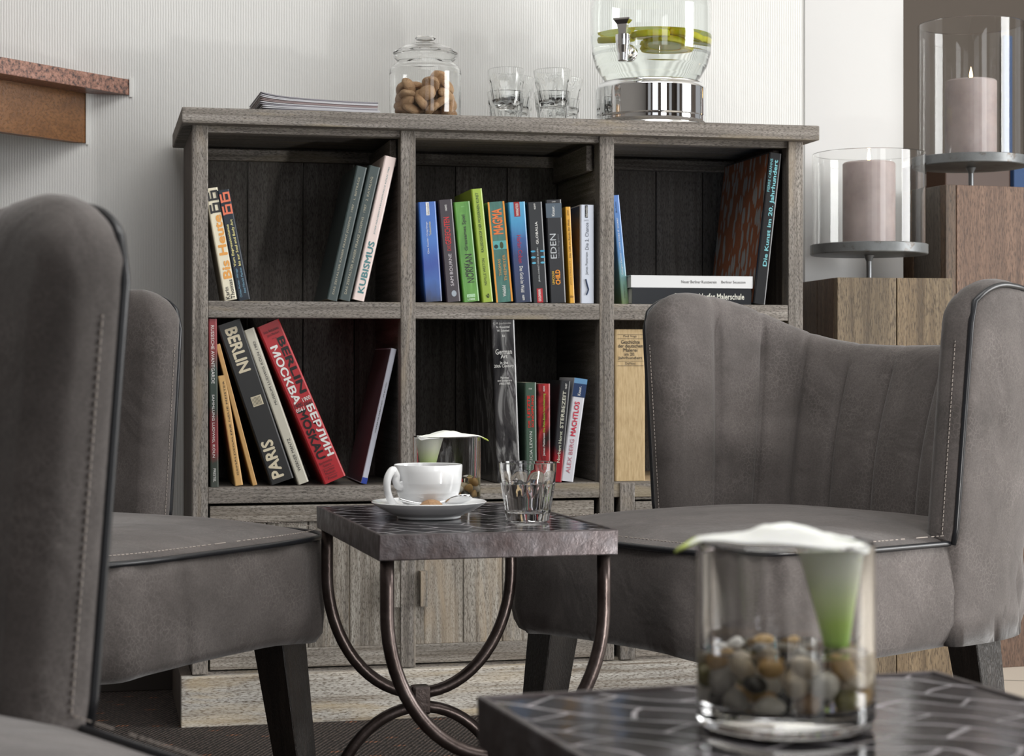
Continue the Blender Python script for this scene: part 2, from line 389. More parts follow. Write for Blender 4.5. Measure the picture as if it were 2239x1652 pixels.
# granite counter running out of the wall
A = Vector((xa(285, WY), WY)); dirv = Vector((.719, .695)); zt = za(285, 174, WY); zb = za(285, 208, WY)
def prism(name, pts, z0, z1, m, parent=None, bev=0):
    bm = bmesh.new(); b = [bm.verts.new((p[0], p[1], z0)) for p in pts]; t_ = [bm.verts.new((p[0], p[1], z1)) for p in pts]
    bm.faces.new(b); bm.faces.new(t_)
    n = len(pts)
    for i in range(n): bm.faces.new((b[i], b[(i+1) % n], t_[(i+1) % n], t_[i]))
    if bev: bmesh.ops.bevel(bm, geom=bm.edges[:], offset=bev, segments=2, affect='EDGES', profile=.6)
    return bm_obj(name, bm, m, parent)
ct = thing('counter', 'red granite counter slab with brown wood apron built into the left wall', 'counter', (A.x-.5, WY-.3, zb))
def rel(p): return (p[0]-ct.location.x, p[1]-ct.location.y)
B2 = A-dirv*1.35
o = prism('granite_slab', [rel(p) for p in (A, B2, (B2.x-.8, B2.y), (A.x-.8, A.y))], 0, zt-zb, GRANITE, ct, .0015)
Bp = Vector((xa(190, WY), WY)); B3 = Bp-dirv*1.35; za0 = za(190, 313, WY)
prism('apron', [rel(p) for p in (Bp, B3, (B3.x-.03, B3.y), (Bp.x-.03, Bp.y))], za0-zb, 0, ORW, ct)
box('caulk_bead', (A.x-ct.location.x-.002, .295, -.004), (A.x-ct.location.x+.004, .2995, zt-zb+.003), CAULK, ct)
box('caulk_bead', (Bp.x-ct.location.x-.002, .295, za0-zb-.003), (Bp.x-ct.location.x+.003, .2995, 0), CAULK, ct)

# ------------------------------------------------------------------ bookcase
S = [(420, 455), (876, 909), (1311, 1343), (1724, 1756)]
SX = [(xa(a, D), xa(b, D)) for a, b in S]
Z1b, Z1t = za(455, 694, D), za(455, 657, D)            # upper shelf edge
Z2b, Z2t = za(455, 1101, D), za(455, 1066, D)          # lower shelf edge
ZS0, ZS1 = za(440, 269, D-.024), za(400, 233, D-.024)  # top slab
ZP = za(453, 1474, D)
XL, XR = SX[0][0], SX[3][1]
BD = .33                                               # inside depth
bc = thing('bookcase', 'weathered grey wooden bookcase with six open compartments and cupboard doors below', 'bookcase', ((XL+XR)/2, D+.17, 0))
ox, oy = bc.location.x, bc.location.y
def cb(name, x0, x1, y0, y1, z0, z1, m, bev=.002, parent=bc):
    return box(name, (x0-ox, y0-oy, z0), (x1-ox, y1-oy, z1), m, parent, bev)
cb('top_slab', XL-.019, XR+.024, D-.024, D+.37, ZS0, ZS1, WX, .003)
cb('top_rail', XL, XR, D+.006, D+.03, ZS0-.012, ZS0, WX, .001)
for i, (a, b) in enumerate(SX):
    cb('stile', a, b, D, D+.035, ZP, ZS0, WZ)
zi = [(Z1t, ZS0), (Z2t, Z1b)]
cb('shelf', SX[0][1], SX[3][0], D+.001, D+.03, Z1b, Z1t, WX, .002)
cb('shelf', SX[0][1], SX[3][0], D+.001, D+.03, Z2b, Z2t, WX, .002)
cb('shelf_board', SX[0][1], SX[3][0], D+.03, D+BD, Z1t-.022, Z1t-.001, WX, .0)
cb('shelf_board', SX[0][1], SX[3][0], D+.03, D+BD, Z2t-.022, Z2t-.001, WX, .0)
cb('side_panel', XL+.002, XL+.022, D+.035, D+.355, .0, ZS0, WSIDE, .001)
cb('side_panel', XR-.022, XR-.002, D+.035, D+.355, .0, ZS0, WSIDE, .001)
cb('divider', SX[1][0]+.003, SX[1][1]-.010, D+.035, D+BD, Z2t, ZS0, WYm, .001)
cb('divider', SX[2][0]-.003+.006, SX[2][1]-.010, D+.035, D+BD, Z2t, ZS0, WYm, .001)
# battens under the top and along the back
for k in range(3):
    a, b = SX[k][1], SX[k+1][0]
    cb('back_batten', a, b, D+BD-.02, D+BD, ZS0-.028, ZS0-.006, WX, .001)
    cb('side_batten', b-.012, b, D+.05, D+BD-.02, ZS0-.06, ZS0-.012, WYm, .001)
# back boards with narrow gaps between them
x = XL+.02; k = 0; wd = [.104, .108, .102, .104, .1, .106, .104, .103, .106, .1, .105]
while x < XR-.03:
    x2 = min(x+wd[k % 11], XR-.02); cb('back_board', x+.0012, x2-.0012, D+BD, D+BD+.014, .12, ZS0-.0008-(.0012 if k % 2 else 0), WBACK, .001); x = x2; k += 1
# bottom of the lower row in the right-hand compartment is plain wood
cb('liner', SX[2][1]+.001, SX[3][0]-.001, D+.031, D+BD-.004, Z2t-.001, Z2t+.001, WWARM, 0)
# doors
zd1, zd0 = za(455, 1107, D), za(453, 1466, D)
def door(x0, x1, hx, nplank=4):
    d = cb('door', x0, x1, D+.012, D+.022, zd0, zd1, WDOOR, 0)
    cb('door_frame_rail', x0, x1, D+.004, D+.02, zd1-.03, zd1, WDOORX, .0015, d); cb('door_frame_rail', x0, x1, D+.004, D+.02, zd0, zd0+.034, WDOORX, .0015, d)
    cb('door_frame_stile', x0, x0+.026, D+.005, D+.02, zd0+.034, zd1-.03, WDOOR, .0015, d); cb('door_frame_stile', x1-.026, x1, D+.005, D+.02, zd0+.034, zd1-.03, WDOOR, .0015, d)
    n = nplank; w_ = (x1-x0-.052)/n
    for i in range(n):
        cb('door_plank', x0+.026+i*w_+.0012, x0+.026+(i+1)*w_-.0012, D+.009, D+.02, zd0+.034, zd1-.03, WDOOR, .001, d)
    cb('handle', hx-.0065, hx+.0065, D-.012, D+.006, za(925, 1324, D), za(925, 1247, D), WDOOR, .001, d)
    for c in d.children: c.matrix_parent_inverse = Matrix()
def fix(o, dx): pass
door(xa(459, D), xa(886, D), xa(864, D))
door(xa(897, D), xa(1300, D), xa(925, D))
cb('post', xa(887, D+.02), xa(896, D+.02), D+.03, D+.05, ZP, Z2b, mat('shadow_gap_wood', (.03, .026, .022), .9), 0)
cb('post', xa(1355, D), xa(1388, D), D-.002, D+.03, ZP, Z2t-.001, WZ)
for z0_, z1_ in ((za(1400, 1092, D), za(1400, 1058, D)), (za(1400, 1200, D), za(1400, 1096, D)), (za(1400, 1310, D), za(1400, 1204, D)), (ZP+.004, za(1400, 1314, D))):
    cb('drawer_front', xa(1390, D), SX[3][0]-.002, D+.004, D+.024, z0_, z1_, WDOORX, .0015)
cb('base_rail', XL+.02, XR-.02, D+.01, D+.03, ZP-.004, zd0-.003, WX, .001)
cb('bottom_board', XL+.02, XR-.02, D+.03, D+BD, ZP-.02, ZP, WX, 0)
cb('plinth', xa(396, D-.012), XR+.012, D-.012, D+.012, 0, za(420, 1480, D-.012), WPL, .002)
cb('plinth_side', xa(396, D-.012), xa(396, D-.012)+.02, D+.012, D+.35, 0, za(420, 1480, D-.012), WSIDE, .001)

# ------------------------------------------------------------------ lettering
_tc = {}
def text_geo(s, bold):
    key = (s, bold)
    if key not in _tc:
        c = bpy.data.curves.new('t', 'FONT'); c.body = s; c.size = 1; c.offset = 0; c.resolution_u = 2
        o = bpy.data.objects.new('t', c); COL.objects.link(o)
        dg = bpy.context.evaluated_depsgraph_get(); me = bpy.data.meshes.new_from_object(o.evaluated_get(dg))
        V = [tuple(v.co) for v in me.vertices]; Fc = [tuple(p.vertices) for p in me.polygons]
        bpy.data.objects.remove(o); bpy.data.curves.remove(c); bpy.data.meshes.remove(me)
        if bold:
            b_ = min(bold, .03)*1.1; V0 = V; F0 = Fc; V = []; Fc = []
            for dx, dy in ((0, 0), (b_, 0), (-b_, 0), (0, b_), (0, -b_)):
                k = len(V); V += [(v[0]+dx, v[1]+dy, len(V)//len(V0)) for v in V0]; Fc += [tuple(k+i for i in f) for f in F0]
        xs = [v[0] for v in V] or [0, 1]; ys = [v[1] for v in V] or [0, 1]
        x0, x1, y0, y1 = min(xs), max(xs), min(ys), max(ys)
        _tc[key] = ([((v[0]-x0)/(x1-x0+1e-9), (v[1]-y0)/(y1-y0+1e-9), v[2]) for v in V], Fc)
    return _tc[key]
_cm = {}
def colmat(c, rough=.45):
    k = (tuple(round(x, 3) for x in c), rough)
    if k not in _cm: _cm[k] = mat('print_%d' % len(_cm), c, rough)
    return _cm[k]
# element: (text or None, colour, dir, u0, u1, v0, v1[, bold])   u across the spine 0..1, v up the spine 0..1
def lettering(parent, els, T, H, y=-.0004, name='lettering', tf=None):
    vs = []; fs = []; mi = []; mats = []
    for q, e in enumerate(els):
        s, c, d, u0, u1, v0, v1 = e[:7]; bold = e[7] if len(e) > 7 else .0
        mm = colmat(c)
        if mm not in mats: mats.append(mm)
        idx = mats.index(mm); b = len(vs); yy = y-.00012*q
        if s is None:
            G = [(0, 0), (1, 0), (1, 1), (0, 1)]; Fc = [(0, 1, 2, 3)]
        elif s == '@o':
            G = [(.5+.5*math.cos(a*math.pi/12), .5+.5*math.sin(a*math.pi/12)) for a in range(24)]; Fc = [tuple(range(24))]
        else: G, Fc = text_geo(s, bold)
        for g_ in G:
            gx, gy = g_[0], g_[1]; dy_ = (g_[2] if len(g_) > 2 else 0)*.00002
            if d == 'up': u = u1+(u0-u1)*gy; v = v0+(v1-v0)*gx
            elif d == 'down': u = u0+(u1-u0)*gy; v = v1+(v0-v1)*gx
            else: u = u0+(u1-u0)*gx; v = v0+(v1-v0)*gy
            p = (u*T, yy-dy_, v*H)
            vs.append(tf(p) if tf else p)
        fs += [tuple(b+i for i in f) for f in Fc]; mi += [idx]*len(Fc)
    return link_mesh(name, vs, fs, None, parent, False, mats, mi)

def streaks(name, stops, sc=(20, 20, 4), s2=6, rough=.3, rot=0):
    m = mat(name, (.1, .1, .1), rough); t = NT(m)
    t.l(t.ramp(t.noise(t.coords(sc, False, (0, rot, 0)), s2, 5, .6, 1.2), stops), t.b.inputs['Base Color']); return m
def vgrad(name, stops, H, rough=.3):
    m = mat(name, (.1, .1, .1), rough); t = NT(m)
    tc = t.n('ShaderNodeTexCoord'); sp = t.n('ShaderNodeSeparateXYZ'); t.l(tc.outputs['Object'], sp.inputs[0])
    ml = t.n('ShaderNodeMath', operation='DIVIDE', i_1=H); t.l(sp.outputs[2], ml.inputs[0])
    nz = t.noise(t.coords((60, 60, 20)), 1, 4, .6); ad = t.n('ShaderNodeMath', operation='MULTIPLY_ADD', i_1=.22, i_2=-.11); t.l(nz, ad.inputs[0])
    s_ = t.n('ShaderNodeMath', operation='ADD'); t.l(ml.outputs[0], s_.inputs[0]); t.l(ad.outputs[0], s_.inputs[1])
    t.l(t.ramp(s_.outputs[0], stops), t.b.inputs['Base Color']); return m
def pocket_book(label, group, cover, bl, br, tl, zs, dep=.115, Y=None, els=(), hard=False, pages=PAPER, cat='book', side=None):
    """bl/br/tl = (col,row) of the spine corners in the photo, unprojected on the shelf-front plane."""
    Y = D+.008 if Y is None else Y
    P = lambda q: Vector((xa(q[0], Y), za(q[0], q[1], Y)))
    a, b, c = P(bl), P(br), P(tl)
    up = c-a; H = up.length; al = math.atan2(up.x, up.y)        # lean to the right positive
    T = abs((b-a).x)*math.cos(al) + (0 if abs(b.y-a.y) < .003 else abs(b.y-a.y)*math.sin(abs(al)))
    root = thing('book', label, cat, group=group)
    # lowest corner stands on the shelf
    xb = a.x; zoff = T*math.sin(al) if al > 0 else 0
    root.location = (xb, Y, zs+.0006+zoff); root.rotation_euler = (0, al, 0)
    cm = cover if isinstance(cover, bpy.types.Material) else colmat(cover, .32)
    th = .0022 if hard else .0007; ov = .003 if hard else 0
    bm = bmesh.new(); r = min(T*.16, .003)
    # cover: U shaped section extruded over the height
    prof = [(0, dep), (0, r), (r*.3, r*.3), (r, 0), (T-r, 0), (T-r*.3, r*.3), (T, r), (T, dep)]
    inn = [(T-th, dep), (T-th, th*1.2), (th, th*1.2), (th, dep)]
    pr = prof+inn; lo = [bm.verts.new((x_, y_, 0)) for x_, y_ in pr]; hi = [bm.verts.new((x_, y_, H)) for x_, y_ in pr]; n = len(pr)
    for i in range(n): bm.faces.new((lo[i], lo[(i+1) % n], hi[(i+1) % n], hi[i]))
    for L in (lo, hi):
        bm.faces.new((L[0], L[1], L[2], L[3], L[10], L[11])); bm.faces.new((L[3], L[4], L[9], L[10])); bm.faces.new((L[4], L[5], L[6], L[7], L[8], L[9]))
    bm_obj('cover', bm, [cm], root)
    box('pages', (th, th*1.2, ov), (T-th, dep-ov-.001, H-ov-.0003), pages, root)
    if side is not None:
        link_mesh('cover_print', [(-.0003, .004, .002), (-.0003, dep-.002, .002), (-.0003, dep-.002, H-.002), (-.0003, .004, H-.002)], [(0, 3, 2, 1)], side, root)
    if els: lettering(root, els, T, H)
    return root

WHT = (.75, .75, .73); BLK = (.02, .02, .022)
G1 = 'books in the upper left compartment'
z = Z1t
ORG = srgb(226, 160, 80); SAL = srgb(226, 120, 90); YEL = srgb(235, 225, 150); LBL = srgb(120, 165, 190)
def logo(c, v0, v1):   # blocky double letter mark at the head of the spine
    h = v1-v0; L = []
    for k, q in enumerate((0, .5)):
        a = v0+h*q
        L += [(None, c, 'h', .22, .92, a+h*.02, a+h*.10), (None, c, 'h', .40, .92, a+h*.34, a+h*.42), (None, c, 'h', .78, .92, a+h*.02, a+h*.42), (None, c, 'h', .40, .54, a+h*.10, a+h*.42), (None, c, 'h', .14, .28, a+h*.0, a+h*.36)]
    return L
pocket_book('cream paperback with large orange lettering leaning on the left upright', G1, srgb(225, 218, 195), (490.4, 656), (520, 656), (447, 411), z, Y=D+.037, els=[
    ('Bis Heute', ORG, 'up', .25, .90, .19, .76, .03), ('Karin', BLK, 'up', .18, .48, .01, .12, .01), ('Thomas', BLK, 'up', .56, .86, .01, .18, .01)]+logo(BLK, .775, .995))
pocket_book('dark blue paperback with salmon mark and yellow lettering beside the cream one', G1, srgb(28, 38, 50), (520.5, 654), (549, 654), (474, 413), z, Y=D+.036, els=[
    ('Vom Expressionismus', YEL, 'up', .20, .45, .31, .69, .01), ('bis zur Soul and Body Art', YEL, 'up', .56, .82, .31, .73, .01),
    ('Christa Murken - Altrogge', LBL, 'up', .24, .44, .03, .29), ('Axel Hinrich Murken', LBL, 'up', .58, .76, .06, .29)]+logo(SAL, .775, .995))
GG = srgb(58, 70, 70); TAN = srgb(165, 160, 140)
pocket_book('slim dark green-grey volume, leftmost of the three leaning right', G1, GG, (713.7, 655), (738.8, 655), (779.6, 362.8), z, .2, els=[
    ('DAS ZEITALTER KAISER FRANZ JOSEPHS · 1987 · 1. BEITRÄGE', TAN, 'up', .36, .62, .045, .92)])
pocket_book('slim dark green-grey volume leaning between its twin and the pink one', G1, GG, (740.5, 655.5), (767, 655.5), (807.4, 362.8), z, .2, els=[
    ('DAS ZEITALTER KAISER FRANZ JOSEPHS · 1987 · 2. KATALOG', TAN, 'up', .36, .62, .045, .92)])
TEAL = srgb(75, 125, 130)
pocket_book('pale pink exhibition book with teal lettering leaning on the upright', G1, srgb(222, 205, 200), (770.3, 656.5), (797.7, 656.5), (841.3, 342.6), z, .2, els=[
    ('KUBISMUS', TEAL, 'up', .28, .80, .05, .41, .035), ('JOSEF-HAUBRICH-KUNSTHALLE KÖLN 1982', TEAL, 'up', .48, .66, .46, .93)])

G2 = 'paperbacks in the upper middle compartment'
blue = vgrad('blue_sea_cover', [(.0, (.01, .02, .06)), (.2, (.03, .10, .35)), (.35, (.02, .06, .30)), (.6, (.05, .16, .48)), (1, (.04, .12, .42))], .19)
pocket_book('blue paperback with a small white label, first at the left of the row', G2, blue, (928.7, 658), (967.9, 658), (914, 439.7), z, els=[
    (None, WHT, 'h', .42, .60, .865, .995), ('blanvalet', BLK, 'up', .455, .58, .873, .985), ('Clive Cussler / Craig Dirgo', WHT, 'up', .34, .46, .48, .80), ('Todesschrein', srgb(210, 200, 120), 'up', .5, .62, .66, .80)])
pocket_book('dark plum paperback with red title', G2, srgb(48, 40, 48), (976, 658), (1008, 658), (957, 434.7), z, els=[
    ('DIE', srgb(170, 35, 40), 'up', .38, .62, .50, .555), ('GERECHTEN', srgb(190, 40, 45), 'up', .28, .68, .56, .83, .01), ('SAM BOURNE', srgb(190, 185, 190), 'up', .40, .62, .155, .47), ('16845', WHT, 'up', .44, .58, .89, .95),
    ('@o', srgb(150, 160, 170), 'h', .40, .74, .05, .11)])
gr = streaks('green_cover', [(.3, (.06, .20, .03)), (.6, (.11, .31, .05)), (.8, (.17, .40, .09))], (30, 30, 4), 3)
pocket_book('green paperback with dark serif title, shorter than the lime book', G2, gr, (1013, 658.5), (1049.5, 658.5), (991.4, 440), z, els=[
    ('HILARY', BLK, 'up', .28, .42, .25, .39, .01), ('NORMAN', BLK, 'up', .36, .80, .19, .475, .008), ('Grausames Spiel', BLK, 'up', .40, .66, .51, .87, .01),
    (None, srgb(190, 225, 190), 'h', .26, .74, .045, .075), ('BASTEI', srgb(60, 140, 50), 'h', .3, .7, .05, .07), ('LÜBBE', srgb(200, 225, 200), 'h', .28, .72, .015, .038, .02), ('20210', srgb(150, 200, 140), 'h', .42, .62, .945, .958)])
pocket_book('tall lime green book standing above the row of paperbacks', G2, srgb(150, 175, 62), (1054.5, 659), (1079.5, 659), (1029.4, 411.4), z, .16, els=[
    ('NEVILLE WESTON', srgb(35, 50, 30), 'up', .36, .58, .15, .385), ('KALEIDOSKOP DER MODERNEN KUNST', srgb(35, 60, 45), 'up', .36, .60, .44, .965, .006), ('6', srgb(40, 50, 25), 'up', .40, .68, .035, .075, .01)])
tg = streaks('teal_green_cover', [(.3, (.035, .12, .10)), (.6, (.05, .17, .14)), (.8, (.09, .23, .19))], (30, 30, 6), 4)
pocket_book('teal paperback with orange edge stripes and orange title', G2, tg, (1085.4, 659), (1121.9, 659), (1065.9, 439.7), z, els=[
    (None, srgb(222, 150, 60), 'h', .0, .10, 0, 1), (None, srgb(222, 150, 60), 'h', .90, 1.0, 0, 1), ('MAGMA', srgb(224, 120, 62), 'up', .18, .80, .675, .93, .03),
    (None, srgb(90, 165, 165), 'h', .1, .9, .525, .61), ('@o', srgb(60, 70, 45), 'h', .5, .72, .53, .60), ('@o', srgb(25, 50, 50), 'h', .16, .40, .535, .575),
    ('THOMAS', srgb(205, 150, 85), 'up', .30, .46, .26, .43), ('THIEMEYER', srgb(205, 150, 85), 'up', .60, .76, .21, .47), ('Weltbild', WHT, 'up', .42, .62, .055, .165, .01)])
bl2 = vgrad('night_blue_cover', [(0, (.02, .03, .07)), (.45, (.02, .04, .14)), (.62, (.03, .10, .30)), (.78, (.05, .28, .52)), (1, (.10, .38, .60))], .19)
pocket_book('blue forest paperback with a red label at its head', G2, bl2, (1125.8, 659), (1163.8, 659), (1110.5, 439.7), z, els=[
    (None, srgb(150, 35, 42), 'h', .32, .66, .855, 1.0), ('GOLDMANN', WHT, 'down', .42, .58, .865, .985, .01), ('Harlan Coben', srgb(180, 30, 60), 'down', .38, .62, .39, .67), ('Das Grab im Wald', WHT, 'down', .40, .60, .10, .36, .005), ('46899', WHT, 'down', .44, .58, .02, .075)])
pocket_book('black paperback with white title and blue glow mark', G2, srgb(26, 30, 34), (1165, 659.5), (1198.7, 659.5), (1152, 439.7), z, els=[
    ('GLOBALIA', WHT, 'up', .44, .60, .58, .805, .012), ('JEAN-CHRISTOPHE RUFIN', srgb(200, 205, 205), 'up', .46, .58, .205, .545), (None, srgb(175, 35, 45), 'h', .30, .68, .0, .14), ('GOLDMANN', WHT, 'up', .38, .56, .012, .13, .02), ('46849', WHT, 'up', .42, .54, .925, .985),
    ('@o', srgb(60, 150, 190), 'h', .05, .36, .50, .52), ('@o', srgb(60, 150, 190), 'h', .66, .96, .50, .52), ('@o', srgb(80, 165, 200), 'h', .05, .36, .44, .462), ('@o', srgb(80, 165, 200), 'h', .66, .96, .44, .462), ('@o', srgb(90, 170, 200), 'h', .08, .36, .385, .405), ('@o', srgb(90, 170, 200), 'h', .64, .93, .385, .405)])
pocket_book('black paperback with a blue-grey band and thin silver title', G2, srgb(27, 29, 34), (1202.5, 659.5), (1238.5, 659.5), (1191.8, 434.2), z, els=[
    (None, srgb(78, 92, 105), 'h', .02, .98, .825, .965), ('Knaur.', WHT, 'up', .36, .54, .84, .94, .012), ('EDEN', srgb(190, 195, 200), 'up', .18, .54, .43, .67), ('Tödliches Programm', srgb(120, 124, 130), 'up', .62, .76, .43, .665),
    ('LINCOLN', srgb(225, 185, 60), 'up', .20, .34, .18, .305, .02), ('CHILD', srgb(235, 150, 45), 'up', .40, .70, .175, .32, .04), ('63400', WHT, 'h', .4, .62, .975, .986)])
pocket_book('thin yellow paperback between the black and white ones', G2, srgb(214, 160, 55), (1245.8, 660), (1257, 660), (1236, 449.5), z, els=[
    ('JOHN STRELECKY', srgb(110, 75, 25), 'up', .30, .62, .19, .44), ('Das Café am Rande der Welt', srgb(60, 50, 35), 'up', .30, .66, .47, .87), ('20969', BLK, 'up', .34, .6, .91, .965), ('dtv', srgb(90, 60, 20), 'h', .1, .8, .055, .085)])
pocket_book('white paperback with a small dark bone drawing at the right of the row', G2, srgb(205, 212, 226), (1269, 660.5), (1299.6, 660.5), (1268.6, 445), z, els=[
    (None, BLK, 'h', .34, .54, .87, .995), ('blanvalet', WHT, 'up', .38, .52, .88, .985), ('James Patterson', srgb(70, 75, 85), 'up', .36, .60, .29, .52), ('Die 2. Chance', srgb(70, 75, 90), 'up', .36, .60, .545, .82), ('36392', srgb(130, 135, 145), 'h', .28, .6, .835, .85)],
    side=streaks('sepia_cover', [(.4, (.05, .08, .16)), (.6, (.22, .13, .06))], (3, 3, 14), .6))
bt = D+.008-.0016
# the small bone drawing belongs to the last paperback
bk = [o for o in bpy.data.objects if o.get('label', '').startswith('white paperback with a small')][0]
vs, fs = tube_geo([(.0105, -.0012, .045), (.0125, -.0012, .036), (.0155, -.0012, .026)], .0013, 6)
o = link_mesh('bone_drawing', vs, fs, colmat(srgb(40, 60, 95)), bk)
vs, fs = tube_geo([(.0155, -.0012, .026), (.0135, -.0012, .020), (.0115, -.0012, .016)], .0013, 6)
me2 = link_mesh('bone_tip', vs, fs, colmat(srgb(40, 60, 95)), bk)

G3 = 'books in the upper right compartment'
bg = vgrad('blue_to_green_cover', [(.0, (.30, .42, .20)), (.2, (.22, .42, .35)), (.45, (.10, .25, .50)), (1, (.09, .20, .50))], .2)
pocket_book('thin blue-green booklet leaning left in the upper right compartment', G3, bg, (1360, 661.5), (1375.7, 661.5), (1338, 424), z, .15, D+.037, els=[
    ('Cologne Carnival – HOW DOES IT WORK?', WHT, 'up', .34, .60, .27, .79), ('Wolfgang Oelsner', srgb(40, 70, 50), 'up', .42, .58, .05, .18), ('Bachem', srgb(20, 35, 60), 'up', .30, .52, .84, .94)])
def flat_book(label, x0, x1, y0, y1, zb_, cover, els, dep=.2):
    Y = D+.012; X0, X1 = xa(x0, Y), xa(x1, Y); z1 = za(x0, y0, Y); T = z1-za(x0, y1, Y)
    root = thing('book', label, 'book', (X0, Y, zb_), group=G3); L = X1-X0; th = .0012
    bm = bmesh.new(); add_box(bm, (0, 0, 0), (L, dep, th)); add_box(bm, (0, 0, T-th), (L, dep, T)); add_box(bm, (0, 0, th), (L, th, T-th))
    bm_obj('cover', bm, colmat(cover, .3), root); box('pages', (.0015, th, th), (L-.0015, dep-.002, T-th), PAPERW, root)
    lettering(root, els, L, T); return zb_+T
zz = flat_book('black book lying flat under the white book', 1381.7, 1642.5, 627.3, 662.7, Z1t+.0005, srgb(20, 24, 30), [('Die Düsseldorfer Malerschule', srgb(215, 215, 205), 'h', .355, .94, .30, .68, .018)])
flat_book('white book lying flat on top of the black book', 1379.8, 1645.7, 598.3, 625, zz+.0005, srgb(222, 224, 226), [
    ('Neuer Berliner Kunstverein', srgb(50, 50, 52), 'h', .41, .70, .38, .62), ('Berliner Secession', srgb(50, 50, 52), 'h', .74, .94, .40, .62)])
sidep = mat('rust_leaf_pattern', (.2, .1, .05), .5); t = NT(sidep)
vo = t.n('ShaderNodeTexVoronoi', feature='F1'); vo.inputs['Scale'].default_value = 1; nz = t.noise(t.coords((30, 45, 16)), 1, 2, .5)
t.l(t.mix(.6, t.coords((30, 70, 22)), nz, 'ADD'), vo.inputs['Vector'])
t.l(t.ramp(vo.outputs['Distance'], [(.40, (.23, .22, .20)), (.45, (.20, .065, .025))]), t.b.inputs['Base Color'])
CY = srgb(120, 190, 200)
pocket_book('tall black art book with pale blue lettering at the right end of the upper shelf', G3, srgb(22, 23, 26), (1646.9, 661), (1674, 661), (1683, 331), z, .26, els=[
    ('Die Kunst im 20. Jahrhundert', CY, 'up', .42, .84, .25, .955, .02), ('PIERRE CABANNE', CY, 'up', .12, .32, .74, .96)], hard=True, side=sidep)

G4 = 'books in the lower left compartment'
z = Z2t
rus = vgrad('red_and_dark_green_cover', [(0, (.06, .07, .06)), (.14, (.04, .05, .04)), (.22, (.20, .03, .035)), (.38, (.16, .025, .03)), (.46, (.03, .045, .035)), (.66, (.04, .06, .05)), (.74, (.18, .03, .03)), (1, (.26, .04, .05))], .31)
pocket_book('upright dark red and green book against the left upright of the lower shelf', G4, rus, (459.8, 1066.5), (478.6, 1066.5), (455.5, 698.5), z, .22, els=[
    ('RUSSISCHE AVANTGARDE', WHT, 'down', .28, .66, .615, .96), ('SAMMLUNG LUDWIG, KÖLN', WHT, 'down', .28, .66, .175, .55), ('PRESTEL', WHT, 'down', .36, .66, .03, .11)])
YW = D+.03
TN = srgb(205, 165, 108)
pocket_book('short tan book with black typed lettering leaning in the lower left compartment', G4, TN, (514, 1064), (532, 1064), (476, 823.7), z, .17, YW, els=[
    ('GEMÄLDEGALERIE NEUE MEISTER', BLK, 'up', .42, .68, .09, .95)])
pocket_book('thin plain tan book leaning behind the lettered tan one', G4, srgb(190, 150, 95), (552.6, 1062), (563.2, 1062), (471, 753.7), z, .19, YW)
CR = srgb(205, 195, 170)
pocket_book('thick black book with cream BERLIN and PARIS lettering', G4, srgb(40, 40, 40), (592.6, 1062.7), (643.4, 1048), (474.3, 714.3), z, .22, YW, els=[
    ('BERLIN', CR, 'down', .24, .76, .69, .965, .03), ('PARIS', CR, 'up', .14, .66, .03, .265, .03), (None, CR, 'h', .36, .80, .475, .535),
    *[(None, srgb(40, 40, 40), 'h', .36+.44*(k+.6)/8, .36+.44*(k+.9)/8, .48, .53) for k in range(7)]], hard=True, pages=PAPERW)
pocket_book('slim off-white book leaning between the black and the red ones', G4, srgb(190, 186, 172), (652.3, 1062.7), (676, 1056), (532, 725.8), z, .2, YW, els=[
    ('WERNER MANTZ', BLK, 'up', .42, .68, .08, .29), ('MUSEUM LUDWIG KÖLN 1982', BLK, 'up', .42, .68, .51, .92)])
RED = srgb(170, 38, 45)
pocket_book('thick red book with white and black lettering in two alphabets', G4, RED, (709.5, 1062.7), (758.3, 1047), (562, 719.4), z, .22, YW, els=[
    ('BERLIN', (.008, .008, .008), 'down', .58, .90, .545, .90, .03), ('МОСКВА', WHT, 'down', .16, .50, .50, .865, .03),
    ('БЕРЛИН', WHT, 'down', .60, .92, .145, .47, .03), ('MOSKAU', (.008, .008, .008), 'down', .16, .54, .145, .455, .03),
    ('1900', BLK, 'h', .12, .50, .475, .50, .01), ('1900', WHT, 'h', .56, .92, .495, .52, .01), ('0561', WHT, 'h', .12, .50, .45, .472, .01), ('0561', BLK, 'h', .56, .92, .468, .49, .01),
    ('Irina Antonowa', BLK, 'h', .16, .84, .945, .965), ('Jörn Merkert', BLK, 'h', .24, .80, .918, .938), ('Hrsg.', BLK, 'h', .40, .62, .9, .91),
    ('Berlinische', BLK, 'h', .14, .72, .115, .13), ('Galerie', BLK, 'h', .25, .62, .095, .11), (None, BLK, 'h', .15, .72, .084, .086), ('Puschkin', BLK, 'h', .2, .68, .065, .079), ('Museum', BLK, 'h', .22, .66, .047, .061), (None, BLK, 'h', .15, .72, .036, .038), ('Prestel', BLK, 'h', .25, .65, .016, .032)], hard=True, pages=PAPERW)
pocket_book('thin white book with a blue foot leaning on the upright', G4, srgb(205, 208, 222), (789.5, 1060), (802, 1060), (855.7, 765), z, .2, YW, els=[
    (None, srgb(45, 70, 165), 'h', 0, 1, 0, .045), ('VOLKER HILDEBRANDT - ars pro toto', BLK, 'up', .38, .66, .375, .75)], side=mat('mauve_cover', (.10, .06, .075), .4))

